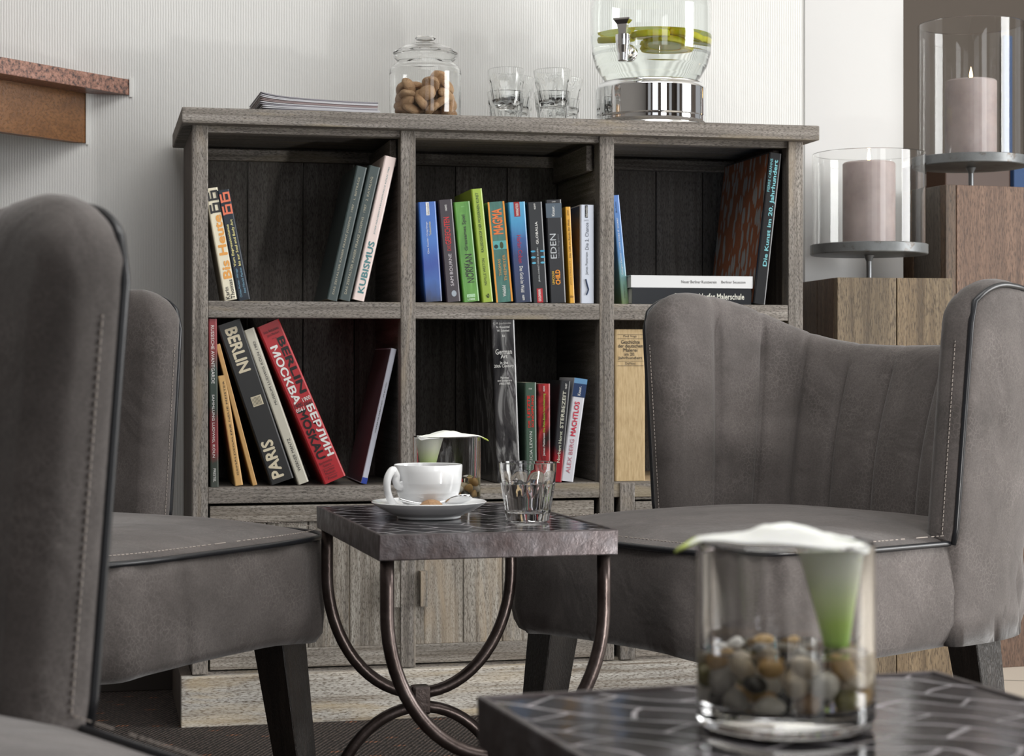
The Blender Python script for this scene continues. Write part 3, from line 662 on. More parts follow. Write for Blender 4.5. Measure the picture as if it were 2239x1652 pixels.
G5 = 'books in the lower middle compartment'
ga = streaks('painted_grey_strokes', [(.32, (.012, .012, .014)), (.48, (.05, .048, .05)), (.56, (.22, .22, .22)), (.66, (.05, .045, .05)), (.8, (.35, .35, .36))], (22, 22, 6), 1.3, .2, R(35))
wt = srgb(225, 225, 222)
pocket_book('tall black art book painted with grey brush strokes touching the shelf above', G5, ga, (1087.7, 1057), (1138.6, 1057), (1074.3, 698.5), z, .26, D+.012, els=[
    ('C. M. Joachimides', wt, 'h', .06, .84, .963, .978), ('N. Rosenthal', wt, 'h', .2, .76, .942, .956), ('W. Schmied', wt, 'h', .22, .74, .92, .934), ('Ed.', wt, 'h', .44, .56, .888, .902),
    ('German', wt, 'h', .12, .82, .782, .815), ('Art', wt, 'h', .34, .62, .758, .782), ('in the', wt, 'h', .3, .64, .722, .742), ('20th Century', wt, 'h', .04, .88, .697, .72),
    ('Painting', wt, 'h', .3, .64, .63, .646), ('and Sculpture', wt, 'h', .16, .78, .613, .629), ('1905-1985', wt, 'h', .24, .70, .597, .610)], hard=True, pages=PAPERW)
pocket_book('dark green paperback with a red title beside the painted art book', G5, srgb(72, 92, 80), (1149, 1057), (1175, 1057), (1147, 838), z, els=[
    ('SCHÖPFUNG', srgb(200, 45, 40), 'up', .50, .76, .55, .87, .03), ('LETZTE', srgb(200, 45, 40), 'up', .20, .44, .65, .87, .03), ('DIE', srgb(200, 45, 40), 'up', .26, .44, .55, .62, .02), ('PATRICIA LEWIN', srgb(200, 205, 200), 'up', .36, .60, .10, .51), ('15138', wt, 'h', .34, .58, .93, .945)])
rd = streaks('red_and_black_cover', [(.35, (.02, .01, .01)), (.5, (.25, .02, .025)), (.7, (.50, .05, .05))], (30, 30, 10), 1.5)
pocket_book('red and black paperback with a green title', G5, rd, (1176, 1057), (1204, 1057), (1175.5, 841), z, els=[
    ('James Patterson', wt, 'up', .40, .60, .27, .50, .005), ('Die Palm-Beach-Verschwörung', srgb(150, 190, 70), 'up', .40, .62, .51, .90, .005), ('46201', wt, 'up', .42, .56, .92, .975)])
st = vgrad('black_cover_red_foot', [(0, (.30, .01, .02)), (.25, (.25, .01, .02)), (.33, (.03, .03, .035)), (1, (.03, .032, .037))], .19)
pocket_book('black paperback with pale lettering leaning right', G5, st, (1205.5, 1057), (1229, 1057), (1224.9, 836), z, els=[
    ('Norbert Horst', srgb(205, 210, 190), 'up', .34, .62, .19, .50, .01), ('STERBEZEIT', srgb(205, 205, 190), 'up', .34, .66, .53, .90, .012), ('46487', wt, 'up', .5, .68, .92, .975)])
pocket_book('white paperback with a blue head and red title leaning on the black one', G5, srgb(205, 206, 214), (1226, 1056), (1254.6, 1056), (1256.5, 831.4), z, els=[
    (None, srgb(95, 140, 180), 'h', 0, 1, .95, 1.0), (None, srgb(28, 52, 92), 'h', 0, 1, .82, .95), ('Knaur.', wt, 'up', .40, .62, .835, .925, .01), ('ALEX BERG', srgb(185, 110, 125), 'up', .32, .62, .08, .41), ('MACHTLOS', srgb(200, 35, 65), 'up', .26, .66, .44, .775, .02)])
lin = mat('tan_linen_cloth', (.5, .37, .2), .85); t = NT(lin)
t.l(t.ramp(t.noise(t.coords((300, 300, 40)), 1, 4, .6), [(.3, (.42, .30, .155)), (.7, (.60, .46, .27))]), t.b.inputs['Base Color'])
pocket_book('wide tan linen-bound book beside the right chair back in the lower right compartment', 'books in the lower right compartment', lin, (1345, 1054.5), (1411, 1054.5), (1344.6, 722.9), z, .2, D+.02, els=[
    ('Paul Vogt', BLK, 'h', .28, .72, .945, .962), ('Geschichte', BLK, 'h', .2, .82, .905, .93, .005), ('der deutschen', BLK, 'h', .1, .92, .880, .903, .005), ('Malerei', BLK, 'h', .28, .74, .852, .876, .005), ('im 20.', BLK, 'h', .32, .66, .826, .848, .005), ('Jahrhundert', BLK, 'h', .1, .9, .798, .822, .005), ('DuMont', BLK, 'h', .34, .68, .768, .784),
    (None, BLK, 'h', .08, .94, .966, .968), (None, BLK, 'h', .08, .94, .938, .940), (None, BLK, 'h', .08, .94, .790, .792), (None, BLK, 'h', .08, .94, .76, .762)], hard=True)

# ------------------------------------------------------------------ things on the bookcase
ZT = ZS1
# folded magazines
mc = thing('tmp', 'x', 'x'); bpy.data.objects.remove(mc)
p0 = at(562, 236, 3.40)
for k in range(10):
    lift = .030*(k/9)**.8*.42
    zb_ = ZT+.0006+k*.0021; L = .212
    pts_t = []; pts_b = []
    for i in range(25):
        s = i/24; e = math.exp(-s*5.0)
        zz_ = lift*e+.0008*math.sin(s*5)
        pts_b.append((s*L, zz_)); pts_t.append((s*L, zz_+.0019))
    pts_b[0] = (.0012, pts_b[0][1]+.0006); pts_t[0] = (.0008, pts_t[0][1]-.0006)
    loop = pts_b+pts_t[::-1]; n = len(loop); dp = .20
    vs = [(x_, 0, z_) for x_, z_ in loop]+[(x_-.004, dp, z_) for x_, z_ in loop]
    fs = [(i, (i+1) % n, n+(i+1) % n, n+i) for i in range(n)]
    for i in range(24):
        a, b, c, d_ = i, i+1, n-2-i, n-1-i
        fs += [(a, d_, c, b), (n+a, n+b, n+c, n+d_)]
    g = (.50, .50, .53) if k % 3 else (.22, .21, .24)
    if k in (5, 6): g = (.25, .19, .19)
    o = link_mesh('magazine', vs, fs, colmat(g, .35))
    o.location = (p0.x+random.uniform(-.001, .001)+(.003 if k < 3 else 0), D-.006+random.uniform(0, .003), zb_)
    tag(o, 'folded grey and white magazine in the stack on the bookcase', 'magazine', 'stacked magazines on the bookcase')
# cookie jar
jc = at(930, 200, 3.50)
jar = thing('cookie_jar', 'lidded glass jar half full of almond biscuits on the bookcase', 'jar', (jc.x, jc.y, ZT+.0006))
jo = [(0, 0), (.058, 0), (.064, .004), (.0665, .012), (.0672, .05), (.0672, .088), (.066, .097), (.060, .105), (.054, .1095), (.0515, .113), (.0555, .116), (.059, .120), (.0598, .124)]
ji = [(.0578, .124), (.057, .121), (.0535, .117), (.0495, .1135), (.052, .108), (.058, .1025), (.063, .096), (.0646, .087), (.0646, .012), (.061, .0065), (0, .0055)]
lathe('jar_body', jo+ji, GLASS2, jar, 72)
lid = lathe('lid', [(0, .1275), (.045, .1275), (.0595, .1255), (.0605, .1275), (.0585, .1305), (.052, .134), (.040, .1405), (.026, .145), (.012, .1465), (.010, .149), (.016, .1520), (.0195, .1555), (.0165, .1590), (.009, .161), (0, .1613),
      ], GLASS2, jar, 72)
# cookies
bm = bmesh.new(); bmesh.ops.create_icosphere(bm, subdivisions=3, radius=1)
for v in bm.verts:
    x_, y_, z_ = v.co; f = 1+.06*math.sin(3*x_+1)*math.cos(4*y_)
    v.co = Vector((x_*.0168*f, y_*.0168*f, (z_*.0105 if z_ > 0 else max(z_, -.55)*.0085)))
ck_me = bpy.data.meshes.new('almond_biscuit'); bm.to_mesh(ck_me); bm.free(); ck_me.materials.append(COOKIE); ck_me.polygons.foreach_set('use_smooth', [True]*len(ck_me.polygons))
rng = random.Random(3); cn = 0
for lay in range(5):
    n = (8, 8, 7, 6, 3)[lay]; rr = (.044, .044, .044, .042, .032)[lay]
    for i in range(n):
        a = 2*math.pi*(i+.5*(lay % 2))/n+.2*rng.random()
        if lay == 4: a = -.9+i*.65+1.5*0
        zc_ = .017+lay*.0155+rng.uniform(-.002, .002)
        if lay == 4: zc_ -= .001
        o = bpy.data.objects.new('almond_biscuit', ck_me); COL.objects.link(o)
        o.location = (jc.x+rr*math.cos(a), jc.y+rr*math.sin(a), ZT+zc_)
        o.rotation_euler = (rng.uniform(-1.2, 1.2), rng.uniform(-1.2, 1.2), rng.uniform(0, 6))
        tag(o, 'round cracked almond biscuit inside the lidded glass jar', 'biscuit', 'biscuits in the glass jar')
    if lay < 4:
        for i in range(3):
            a = 2*math.pi*i/3+lay; o = bpy.data.objects.new('almond_biscuit', ck_me); COL.objects.link(o)
            o.location = (jc.x+.018*math.cos(a), jc.y+.018*math.sin(a), ZT+.017+lay*.0155); o.rotation_euler = (rng.uniform(-.5, .5), rng.uniform(-.5, .5), 0)
            tag(o, 'round cracked almond biscuit inside the lidded glass jar', 'biscuit', 'biscuits in the glass jar')
# tumblers
def facet(r, z_, a):
    if r < .012: return r
    k = 10; q = math.pi/k; b = ((a+q) % (2*q))-q
    f = math.cos(q)/math.cos(b)
    t_ = max(0, min(1, (z_-.006)/.008))*max(0, min(1, (.044+.008*math.cos(b*k)-z_)/.004))
    return r*(1-t_+t_*f*1.0)
def tumbler_mesh(name, parent, m=GLASS, s=1.0):
    out = [(0, 0), (.0235, 0), (.0262, .002), (.0272, .008)]
    out += [(.0272+(.0335-.0272)*i/10, .008+(.046-.008)*i/10) for i in range(1, 11)]
    out += [(.0338, .052), (.0348, .062), (.0355, .0715), (.0351, .0725), (.0344, .0722)]
    inn = [(.0338, .062), (.0326, .052), (.0306, .044), (.028, .030), (.0256, .014), (.022, .0105), (0, .0095)]
    P = [(r*s, z_*s) for r, z_ in out+inn]
    N = len(out)
    def rf(r, z_, a): return facet(r, z_, a)
    # facets only cut the outer wall
    seg = 80; vs = []; n = len(P)
    bm = bmesh.new(); grid = []
    for i in range(seg):
        a = 2*math.pi*i/seg
        grid.append([bm.verts.new(((facet(r, z_, a) if k < N else r)*math.cos(a), (facet(r, z_, a) if k < N else r)*math.sin(a), z_)) for k, (r, z_) in enumerate(P)])
    for i in range(seg):
        j = (i+1) % seg
        for k in range(n-1): bm.faces.new((grid[i][k], grid[j][k], grid[j][k+1], grid[i][k+1]))
    bmesh.ops.remove_doubles(bm, verts=bm.verts, dist=1e-6)
    o = bm_obj(name, bm, m, parent, True)
    try: o.data.set_sharp_from_angle(angle=R(22))
    except Exception: pass
    return o
proto = None; GT = 'tumblers stacked on the bookcase'
spots = [(1106, 3.62, 0, 'lower tumbler of the front left stack beside the biscuit jar'), (1108, 3.62, 1, 'upper tumbler of the front left stack beside the biscuit jar'),
         (1127, 3.715, 0, 'lower tumbler of the stack partly hidden behind the left stack'), (1125, 3.715, 1, 'upper tumbler of the stack partly hidden behind the left stack'),
         (1208, 3.625, 0, 'lower tumbler of the front right stack left of the drink dispenser'), (1210, 3.625, 1, 'upper tumbler of the front right stack left of the drink dispenser'),
         (1229, 3.73, 0, 'lower tumbler of the stack behind, nearest the drink dispenser'), (1232, 3.73, 1, 'upper tumbler of the stack behind, nearest the drink dispenser')]
for px, zc, up_, lb in spots:
    q = at(px, 200, zc)
    if proto is None: proto = o = tumbler_mesh('tumbler', None, GLASS2)
    else: o = proto.copy(); COL.objects.link(o)
    o.location = (q.x, q.y, ZT+.0006+(.0435 if up_ else 0)); o.rotation_euler = (R(1.0)*up_, R(2.0)*up_, px)
    tag(o, lb, 'glass', GT)
# drink dispenser
dc = at(1424, 200, 3.66)
ds = lathe('dispenser_stand', [(0, .0), (.103, 0), (.1065, .003), (.1065, .010), (.104, .013), (.1065, .016), (.1075, .022), (.1065, .026), (.1085, .029), (.1085, .082), (.106, .087), (.103, .089), (.1025, .0925), (.099, .0945), (.092, .0945), (.088, .091), (.086, .085), (0, .085)], CHROME, None, 96)
ds.location = (dc.x, dc.y, ZT+.0006); tag(ds, 'polished chrome ring stand under the glass drink dispenser', 'stand')
dz = ZT+.0006+.0865
dp_ = thing('drink_dispenser', 'large pale green glass drink dispenser with lemon slices and a chrome tap', 'drink dispenser', (dc.x, dc.y, dz))
vo_ = [(0, 0), (.060, 0), (.082, .006), (.096, .020), (.108, .040), (.1155, .065), (.1178, .095), (.1178, .150), (.116, .175), (.108, .200), (.095, .218), (.075, .230), (.064, .236), (.062, .245), (.065, .25)]
vi_ = [(.061, .25), (.058, .243), (.060, .233), (.072, .2265), (.092, .2145), (.1045, .197), (.1125, .174), (.1143, .150), (.1143, .095), (.112, .066), (.1045, .042), (.0925, .023), (.079, .0105), (.058, .005), (0, .005)]
lathe('glass_vessel', vo_+vi_, GREENG, dp_, 96)
WL = .100
lathe('water', [(0, .0052), (.0585, .0052), (.0792, .0107), (.0929, .023), (.1050, .042), (.1125, .066), (.1146, .092), (.1147, WL), (0, WL)], WATER3, dp_, 96)
lathe('glass_base_ring', [(.06, -.0005), (.078, .003), (.078, .0050), (.060, .0022)], mat('deep_green_glass', (.12, .50, .36), .05, 0, Transmission_Weight=.8, IOR=1.4), dp_, 96, closed=True)
# tap (faces the camera side, left of the middle)
td = wdir(-.42, -.907)
tq = Vector((td.x*.117, td.y*.117, .050)); ang = math.atan2(td.y, td.x)
tap = lathe('tap', [(0, -.004), (.012, -.004), (.016, -.002), (.0165, .002), (.014, .005), (.0125, .009), (.013, .013), (.008, .017), (.006, .034), (0, .034)], CHROME, dp_, 32)
tap.location = tq; tap.rotation_euler = (0, R(90), ang)
sp = lathe('spout', [(0, -.020), (.0075, -.020), (.0088, -.0185), (.0092, -.004), (.0118, .010), (.0128, .020), (.0128, .030), (.0105, .031), (0, .031)], CHROME, tap, 28)
sp.matrix_parent_inverse = Matrix(); sp.parent = dp_
sp.location = (tq.x+td.x*.034, tq.y+td.y*.034, .050)
hb = bmesh.new()
for zb0, zb1, w0, w1 in ((.031, .050, .006, .0085), (.050, .058, .0085, .0135), (.058, .061, .0142, .0142)):
    lo = [hb.verts.new((sx*w0, sy*w0*.55, zb0)) for sx, sy in ((-1, -1), (1, -1), (1, 1), (-1, 1))]; hi = [hb.verts.new((sx*w1, sy*w1*.55, zb1)) for sx, sy in ((-1, -1), (1, -1), (1, 1), (-1, 1))]
    hb.faces.new(lo); hb.faces.new(hi)
    for i in range(4): hb.faces.new((lo[i], lo[(i+1) % 4], hi[(i+1) % 4], hi[i]))
hl = bm_obj('tap_lever', hb, CHROME, dp_); hl.scale = (1.15, 1.15, 1.0); sp.scale = (1.1, 1.1, 1); hl.location = sp.location; hl.rotation_euler = (0, 0, ang+R(90))
# lemon slices floating under the water surface
for i, (a, r_, tl, dzz, lb) in enumerate(((200, .066, 8, -.002, 'lemon slice floating at the left edge of the dispenser water'), (262, .068, 3, 0, 'lemon slice floating behind the chrome tap'), (300, .035, -4, -.007, 'lemon slice sunk lowest, below the others in the dispenser'),
        (318, .070, -9, .003, 'lemon slice riding highest, tilted, right of the tap'), (352, .075, 3, -.001, 'lemon slice floating at the right edge of the dispenser water'), (60, .05, 2, .0, 'lemon slice floating at the back of the dispenser'))):
    s_ = thing('lemon_slice', lb, 'lemon slice', (dc.x+r_*math.cos(R(a-10)), dc.y+r_*math.sin(R(a-10)), dz+WL-.0125+dzz), 0, 'lemon slices in the drink dispenser')
    s_.rotation_euler = (R(tl), R(tl*.8), a)
    lathe('rind', [(.0270, -.002), (.0325, -.001), (.0345, .0045), (.0325, .0100), (.0270, .011)], RIND, s_, 40, closed=True); lathe('flesh', [(0, -.0012), (.0274, -.0012), (.0274, .0102), (0, .0102)], FLESH, s_, 40)

# ------------------------------------------------------------------ pedestals and candle stands
def pedestal(label, corner, fd, bd, s, h, fcols, lcols, name='pedestal'):
    root = thing(name, label, 'pedestal', (*(corner+fd*s/2+bd*s/2), 0), 0, 'reclaimed wood pedestals')
    ctr = corner+fd*s/2+bd*s/2
    def slab(a, b, th, z1, m, nm='plank', inn=None):
        n = inn; pts = [a-ctr, b-ctr, b-ctr+n*th, a-ctr+n*th]; return prism(nm, pts, 0, z1, m, root, .0015)
    for f0, f1, ci in fcols: slab(corner+fd*s*f0+fd*.001, corner+fd*s*f1-fd*.001, .022, h, PED[ci], 'front_plank', bd)
    for f0, f1, ci in lcols: slab(corner+bd*s*f0+bd*(.0225 if f0 == 0 else .001), corner+bd*s*f1-bd*.001, .022, h, PED[ci], 'side_plank', fd)
    cr = corner+fd*s; slab(cr+bd*.0225-fd*.001, cr+bd*s-fd*.001, .022, h, PED[0], 'side_plank', -fd)
    prism('top_panel', [p-ctr for p in (corner+fd*.0225+bd*.0225, corner+fd*(s-.0225)+bd*.0225, corner+fd*(s-.0225)+bd*s, corner+fd*.0225+bd*s)], h-.022, h-.001, PED[1], root)
    return root
def cfl(r, zc): v = cf(r, zc); return Vector((v.x, v.y))
H1 = CH+194/F*3.70; H2 = CH+397/F*3.92
pedestal('lower reclaimed wood pedestal between the bookcase and the taller pedestal', cfl(.6412, 3.70), wdir(.975, .16), wdir(-.16, .975), .242, H1, [(0, .51, 0), (.51, 1, 1)], [(0, .5, 2), (.5, 1, 2)])
pedestal('taller reclaimed wood pedestal at the right edge', cfl(.906, 3.92), wdir(.93, .30), wdir(-.30, .93), .29, H2, [(0, .09, 2), (.09, .82, 4), (.82, 1, 5)], [(0, .45, 3), (.45, 1, 2)])
def candle_set(px, zc, hp, zplate, zglass, zcan, rp, rg, rc, word, word2):
    q = at(px, 500, zc); q.z = hp
    st = thing('candle_stand', 'grey iron candle stand with thin stem on the %s pedestal' % word, 'candle stand', (q.x, q.y, hp), 0, 'candle stands on the pedestals')
    lathe('plate', [(0, zplate-.021-hp), (rp-.002, zplate-.021-hp), (rp, zplate-.019-hp), (rp, zplate-.001-hp), (rp-.002, zplate-hp), (0, zplate-hp)], PLATE, st, 96)
    lathe('stem', [(0, 0), (.03, 0), (.03, .002), (.0055, .003), (.0055, zplate-.034-hp), (.011, zplate-.0215-hp), (0, zplate-.0215-hp)], STEEL, st, 20)
    g = lathe('glass_cylinder', [(rg-.0022, .0), (rg, 0), (rg, zglass-zplate-.001), (rg-.0011, zglass-zplate), (rg-.0022, zglass-zplate-.001)], GLASS2, None, 128, closed=True)
    g.location = (q.x, q.y, zplate+.0005); tag(g, '%s glass hurricane cylinder around the burning candle, on the %s pedestal' % (word2, word), 'glass cylinder', 'glass cylinders around the candles')
    c = thing('candle', 'burning mauve pillar candle %s' % ('in the low wide glass' if word == 'lower' else 'in the tall glass at the right edge'), 'candle', (q.x, q.y, zplate+.0005), 0, 'burning pillar candles')
    hc = zcan-zplate
    lathe('wax', [(0, 0), (rc-.002, 0), (rc, .003), (rc, hc-.003), (rc-.003, hc), (rc-.012, hc-.0015), (rc-.02, hc-.006), (0, hc-.008)], WAX, c, 64)
    tube('wick', [(0, 0, hc-.009), (0, 0, hc+.002), (.0008, 0, hc+.005)], .0009, WICK, c, 6)
    lathe('flame', [(0, hc+.001), (.0026, hc+.005), (.0037, hc+.010), (.0030, hc+.017), (.0014, hc+.024), (0, hc+.031)], FLAME, c, 16)
candle_set(1900, 3.85, H1, CH+265/F*3.85, CH+463/F*3.85, CH+444/F*3.85, .1193, .1150, .0535, 'lower', 'low wide')
candle_set(2123, 4.10, H2, CH+455/F*4.1, CH+745/F*4.1, CH+623/F*4.1, .1205, .1145, .0552, 'taller', 'tall')

# ------------------------------------------------------------------ armchairs
def build_chair(label):
    root = thing('armchair', label, 'armchair', (0, 0, 0), 0, 'taupe suede cocktail armchairs')
    # local axes: facing -Y, X to the sitter's left ... footprint superellipse
    AX, YF, YB = .272, -.284, .278; zb0, zs = .284, .416
    yc = (YF+YB)/2; AY = (YB-YF)/2
    def foot(a, k=1.0, e=.42):
        c, s = math.cos(a), math.sin(a)
        return (AX*k*math.copysign(abs(c)**e, c), yc+AY*k*math.copysign(abs(s)**e, s))
    NA = 120; rows = [(.93, zb0+.004), (.975, zb0), (1.0, zb0+.012), (1.012, .315), (1.018, .355), (1.008, .395), (.995, zs-.002), (.97, zs-.004)]
    vs = []; fs = []
    for k, z_ in rows:
        for i in range(NA):
            a = 2*math.pi*i/NA; x_, y_ = foot(a, k)
            wv = .0035*math.sin(a*9+z_*60)*(1 if z_ < .33 else .3)+.002*math.sin(a*23+2)
            x_ += wv*math.cos(a); y_ += wv*math.sin(a)
            bow = -.0*(1-abs(x_)/AX)
            vs.append((x_, y_, z_+(.004*math.sin(a*7) if z_ < .30 else 0)))
    n = len(rows)
    for r_ in range(n-1):
        for i in range(NA): j = (i+1) % NA; fs.append((r_*NA+i, r_*NA+j, (r_+1)*NA+j, (r_+1)*NA+i))
    fs.append(tuple(range(NA-1, -1, -1)))
    link_mesh('seat_base', vs, fs, FAB, root, True)
    vs = []; fs = []; K = [1.0, .992, .975, .94, .88, .8, .68, .54, .38, .2]
    for k in K:
        for i in range(NA):
            a = 2*math.pi*i/NA; x_, y_ = foot(a, k, .42+.5*(1-k))
            z_ = zs-.003+.030*(1-k**3.2)**.9
            vs.append((x_, y_, z_))
    vs.append((0, yc, zs+.027))
    for r_ in range(len(K)-1):
        for i in range(NA): j = (i+1) % NA; fs.append((r_*NA+i, r_*NA+j, (r_+1)*NA+j, (r_+1)*NA+i))
    b = (len(K)-1)*NA
    for i in range(NA): fs.append((b+i, b+(i+1) % NA, len(vs)-1))
    fs.append(tuple(range(NA-1, -1, -1)))
    link_mesh('seat_cushion', vs, fs, FAB, root, True)
    path = []
    for i in range(NA*2):
        a = 2*math.pi*i/(NA*2); x_, y_ = foot(a, 1.0); path.append((x_, y_, zs-.001))
    pv, pf = tube_geo(path, .0036, 8, True)
    link_mesh('seat_piping', pv, pf, PIPE, root, True)
    # dashed stitching just above the piping
    dv = []; df = []
    path = []; 
    for i in range(2400):
        a = 2*math.pi*i/2400; x_, y_ = foot(a, .975, .43); path.append(Vector((x_, y_, zs+.0085)))
    acc = 0; i0 = 0; last = path[0]
    def dash(p, q, lst, lf, w_=.0005):
        d_ = (q-p).normalized(); side = d_.cross(Vector((0, 0, 1))); side = side.normalized() if side.length > .1 else Vector((1, 0, 0)); up_ = side.cross(d_)
        b_ = len(lst)
        for pt in (p, q):
            for s1, s2 in ((1, 0), (0, 1), (-1, 0), (0, -1)): lst.append(pt+side*w_*s1+up_*w_*s2)
        for k_ in range(4): l_ = (k_+1) % 4; lf.append((b_+k_, b_+l_, b_+4+l_, b_+4+k_))
        lf.append((b_, b_+3, b_+2, b_+1)); lf.append((b_+4, b_+5, b_+6, b_+7))
    def dashes(path, step=.0052, ln=.0034, w_=.0007):
        i = 0
        while i < len(path)-1:
            j = i; L_ = 0
            while j < len(path)-1 and L_ < ln: L_ += (path[j+1]-path[j]).length; j += 1
            dash(path[i], path[j], dv, df, w_)
            k_ = j; L2 = 0
            while k_ < len(path)-1 and L2 < step-ln: L2 += (path[k_+1]-path[k_]).length; k_ += 1
            if k_ <= i: break
            i = k_
    dashes(path)
    # back shell
    NU = 177; seams = 9
    yw = .049; ao = .283; bo = .256; T0 = .055
    ext = .07           # straight part of each wing, in front of the curve
    cols = []
    for q in range(NU):
        u = -1+2*q/(NU-1)
        a = u*math.pi/2*1.0
        e = .62
        x_ = ao*math.copysign(abs(math.sin(a))**e, a); y_ = yw+ext*0+bo*abs(math.cos(a))**e
        cols.append((u, x_, y_))
    # resample evenly by arc length
    Ls = [0]
    for i in range(1, NU): Ls.append(Ls[-1]+math.hypot(cols[i][1]-cols[i-1][1], cols[i][2]-cols[i-1][2]))
    tot = Ls[-1]; NC = 181; C2 = []
    j = 0
    for q in range(NC):
        # tighter at both ends
        s = q/(NC-1); L_ = s*tot
        while j < NU-2 and Ls[j+1] < L_: j += 1
        f = (L_-Ls[j])/(Ls[j+1]-Ls[j]+1e-12)
        C2.append((L_, cols[j][1]*(1-f)+cols[j+1][1]*f, cols[j][2]*(1-f)+cols[j+1][2]*f))
    NP_IN, NP_T, NP_OUT = 12, 9, 12
    vs = []; fs = []; pipe_o = []; stitch = []
    prof_n = None
    for q in range(NC):
        L_, xo, yo = C2[q]
        a_, b_ = C2[max(q-1, 0)], C2[min(q+1, NC-1)]
        tx, ty = b_[1]-a_[1], b_[2]-a_[2]; l_ = math.hypot(tx, ty); nx, ny = ty/l_, -tx/l_    # inward normal
        if nx*(-xo)+ny*(yw-.1-yo) < 0: nx, ny = -nx, -ny
        dend = min(L_, tot-L_)
        # height along the shell
        g = abs(xo)/ao
        top = .668+.082*(g**3.2)*(1-.35*min(1, max(0, (yo-yw)/bo))**2)
        Rr = .060
        if dend < Rr: top -= (Rr-math.sqrt(max(0, Rr*Rr-(Rr-dend)**2)))*.9
        endf = 1.0
        if dend < .018: endf = .45+.55*math.sqrt(1-((.018-dend)/.018)**2)
        rear = min(1, max(0, (yo-yw)/bo))
        # channel seams on the inner face
        sl = (L_-.085)/(tot-.17)*seams
        seamd = abs(sl-round(sl))*(tot-.17)/seams if -.3 < sl < seams+.3 else 1
        groove = .0075*math.exp(-(seamd/.0045)**2)
        pillow = .004*min(1, seamd/.02)
        T_ = T0
        def pt(off, z_):      # off: 0 = outer face, T = inner face
            k = z_-.40
            x_ = xo*(1+.30*max(k, -.02)); y_ = yo+rear*.24*max(k, -.03)
            c = T_/2; o2 = c+(off-c)*endf
            return (x_+nx*o2, y_+ny*o2, z_)
        prof = []
        zi0 = .40
        for i in range(NP_IN):
            s = i/(NP_IN-1); z_ = zi0+(top-T_*.5-zi0)*s
            fade = min(1, (top-T_*.3-z_)/.03)
            thick = T_+.012*math.sin(math.pi*s)*rear
            prof.append(pt(thick-groove*max(0, fade)+(pillow if rear > .05 else 0)*max(0, fade), z_))
        for i in range(1, NP_T):
            an = math.pi*i/NP_T
            gz = groove*.5*(1-i/NP_T)
            prof.append(pt(T_/2+(T_/2-gz)*math.cos(an), top-T_*.5*endf+(T_*.5*endf-gz)*math.sin(an)))
        for i in range(NP_OUT):
            s = i/(NP_OUT-1); z_ = top-T_*.5+(zb0+.002-top+T_*.5)*s
            prof.append(pt(.0, z_))
        prof_n = len(prof)
        vs += prof
        po = prof[NP_IN+NP_T-3]; pipe_o.append(Vector(po)+Vector((-nx*.001, -ny*.001, .001)))
        ss = prof[NP_IN+NP_T-5]; stitch.append(Vector(ss)+Vector((0, 0, .0006)))
    for q in range(NC-1):
        for i in range(prof_n-1): fs.append((q*prof_n+i, q*prof_n+i+1, (q+1)*prof_n+i+1, (q+1)*prof_n+i))
        fs.append((q*prof_n, (q+1)*prof_n, (q+2)*prof_n-1, (q+1)*prof_n-1))
    # end caps (front edges of the wings), slightly domed
    fs.append(tuple(range(prof_n))); b = (NC-1)*prof_n; fs.append(tuple(b+i for i in range(prof_n-1, -1, -1)))
    bm = bmesh.new(); vv = [bm.verts.new(v) for v in vs]
    for f in fs: bm.faces.new([vv[i] for i in f])
    ob = bm_obj('back_shell', bm, FAB, root, True)
    # piping down the outer front corner of both wings and over the top
    for side in (0, 1):
        q = 1 if side == 0 else NC-2
        col = vs[q*prof_n:(q+1)*prof_n]
        outer = [Vector(c) for c in col[NP_IN+NP_T-1:]]
        outer = [p for p in outer if p.z > zs-.002]+[Vector((outer[-1].x, outer[-1].y, zs-.002))]
        line = outer[::-1]
        if side == 0: pipe = line+pipe_o[2:NC-2]; 
        else: pipe += line[::-1]
        qi = 4 if side == 0 else NC-5
        c2 = vs[qi*prof_n:(qi+1)*prof_n]
    pv, pf = tube_geo(pipe, .0037, 8); link_mesh('back_piping', pv, pf, PIPE, root, True)
    # stitch lines on the front of each wing
    for q, sgn in ((0, 1), (NC-1, -1)):
        col = [Vector(c) for c in vs[q*prof_n:(q+1)*prof_n]]
        inn = col[:NP_IN]; out_ = col[NP_IN+NP_T-1:]
        ln = []
        zz0 = zs+.01; zz1 = col[NP_IN-1].z
        for i in range(400):
            z_ = zz0+(zz1-zz0)*i/399
            def atz(lst):
                lst = sorted(lst, key=lambda p: p.z)
                for a1, b1 in zip(lst, lst[1:]):
                    if a1.z <= z_ <= b1.z: return a1.lerp(b1, (z_-a1.z)/(b1.z-a1.z+1e-9))
                return lst[-1]
            pI, pO = atz(inn), atz(out_)
            ln.append(pO.lerp(pI, .26)+Vector((0, -.0008, 0)))
        dashes(ln)
    link_mesh('stitching', dv, df, THREAD, root)
    for sx in (-1, 1):
        for sy, nm in ((-1, 'front'), (1, 'rear')):
            x0 = sx*.20; y0 = -.20 if sy < 0 else .185; sp_ = .028; bm = bmesh.new()
            tp, bt_ = .026, .0165
            dx = sx*.025; dy = sy*.03
            hi = [bm.verts.new((x0+a*tp, y0+b*tp, .295)) for a, b in ((-1, -1), (1, -1), (1, 1), (-1, 1))]
            lo = [bm.verts.new((x0+dx+a*bt_, y0+dy+b*bt_, 0)) for a, b in ((-1, -1), (1, -1), (1, 1), (-1, 1))]
            bm.faces.new(hi); bm.faces.new(lo)
            for i in range(4): bm.faces.new((lo[i], lo[(i+1) % 4], hi[(i+1) % 4], hi[i]))
            bmesh.ops.bevel(bm, geom=bm.edges[:], offset=.0015, segments=1, affect='EDGES')
            bm_obj('leg', bm, LEGM, root)
    return root
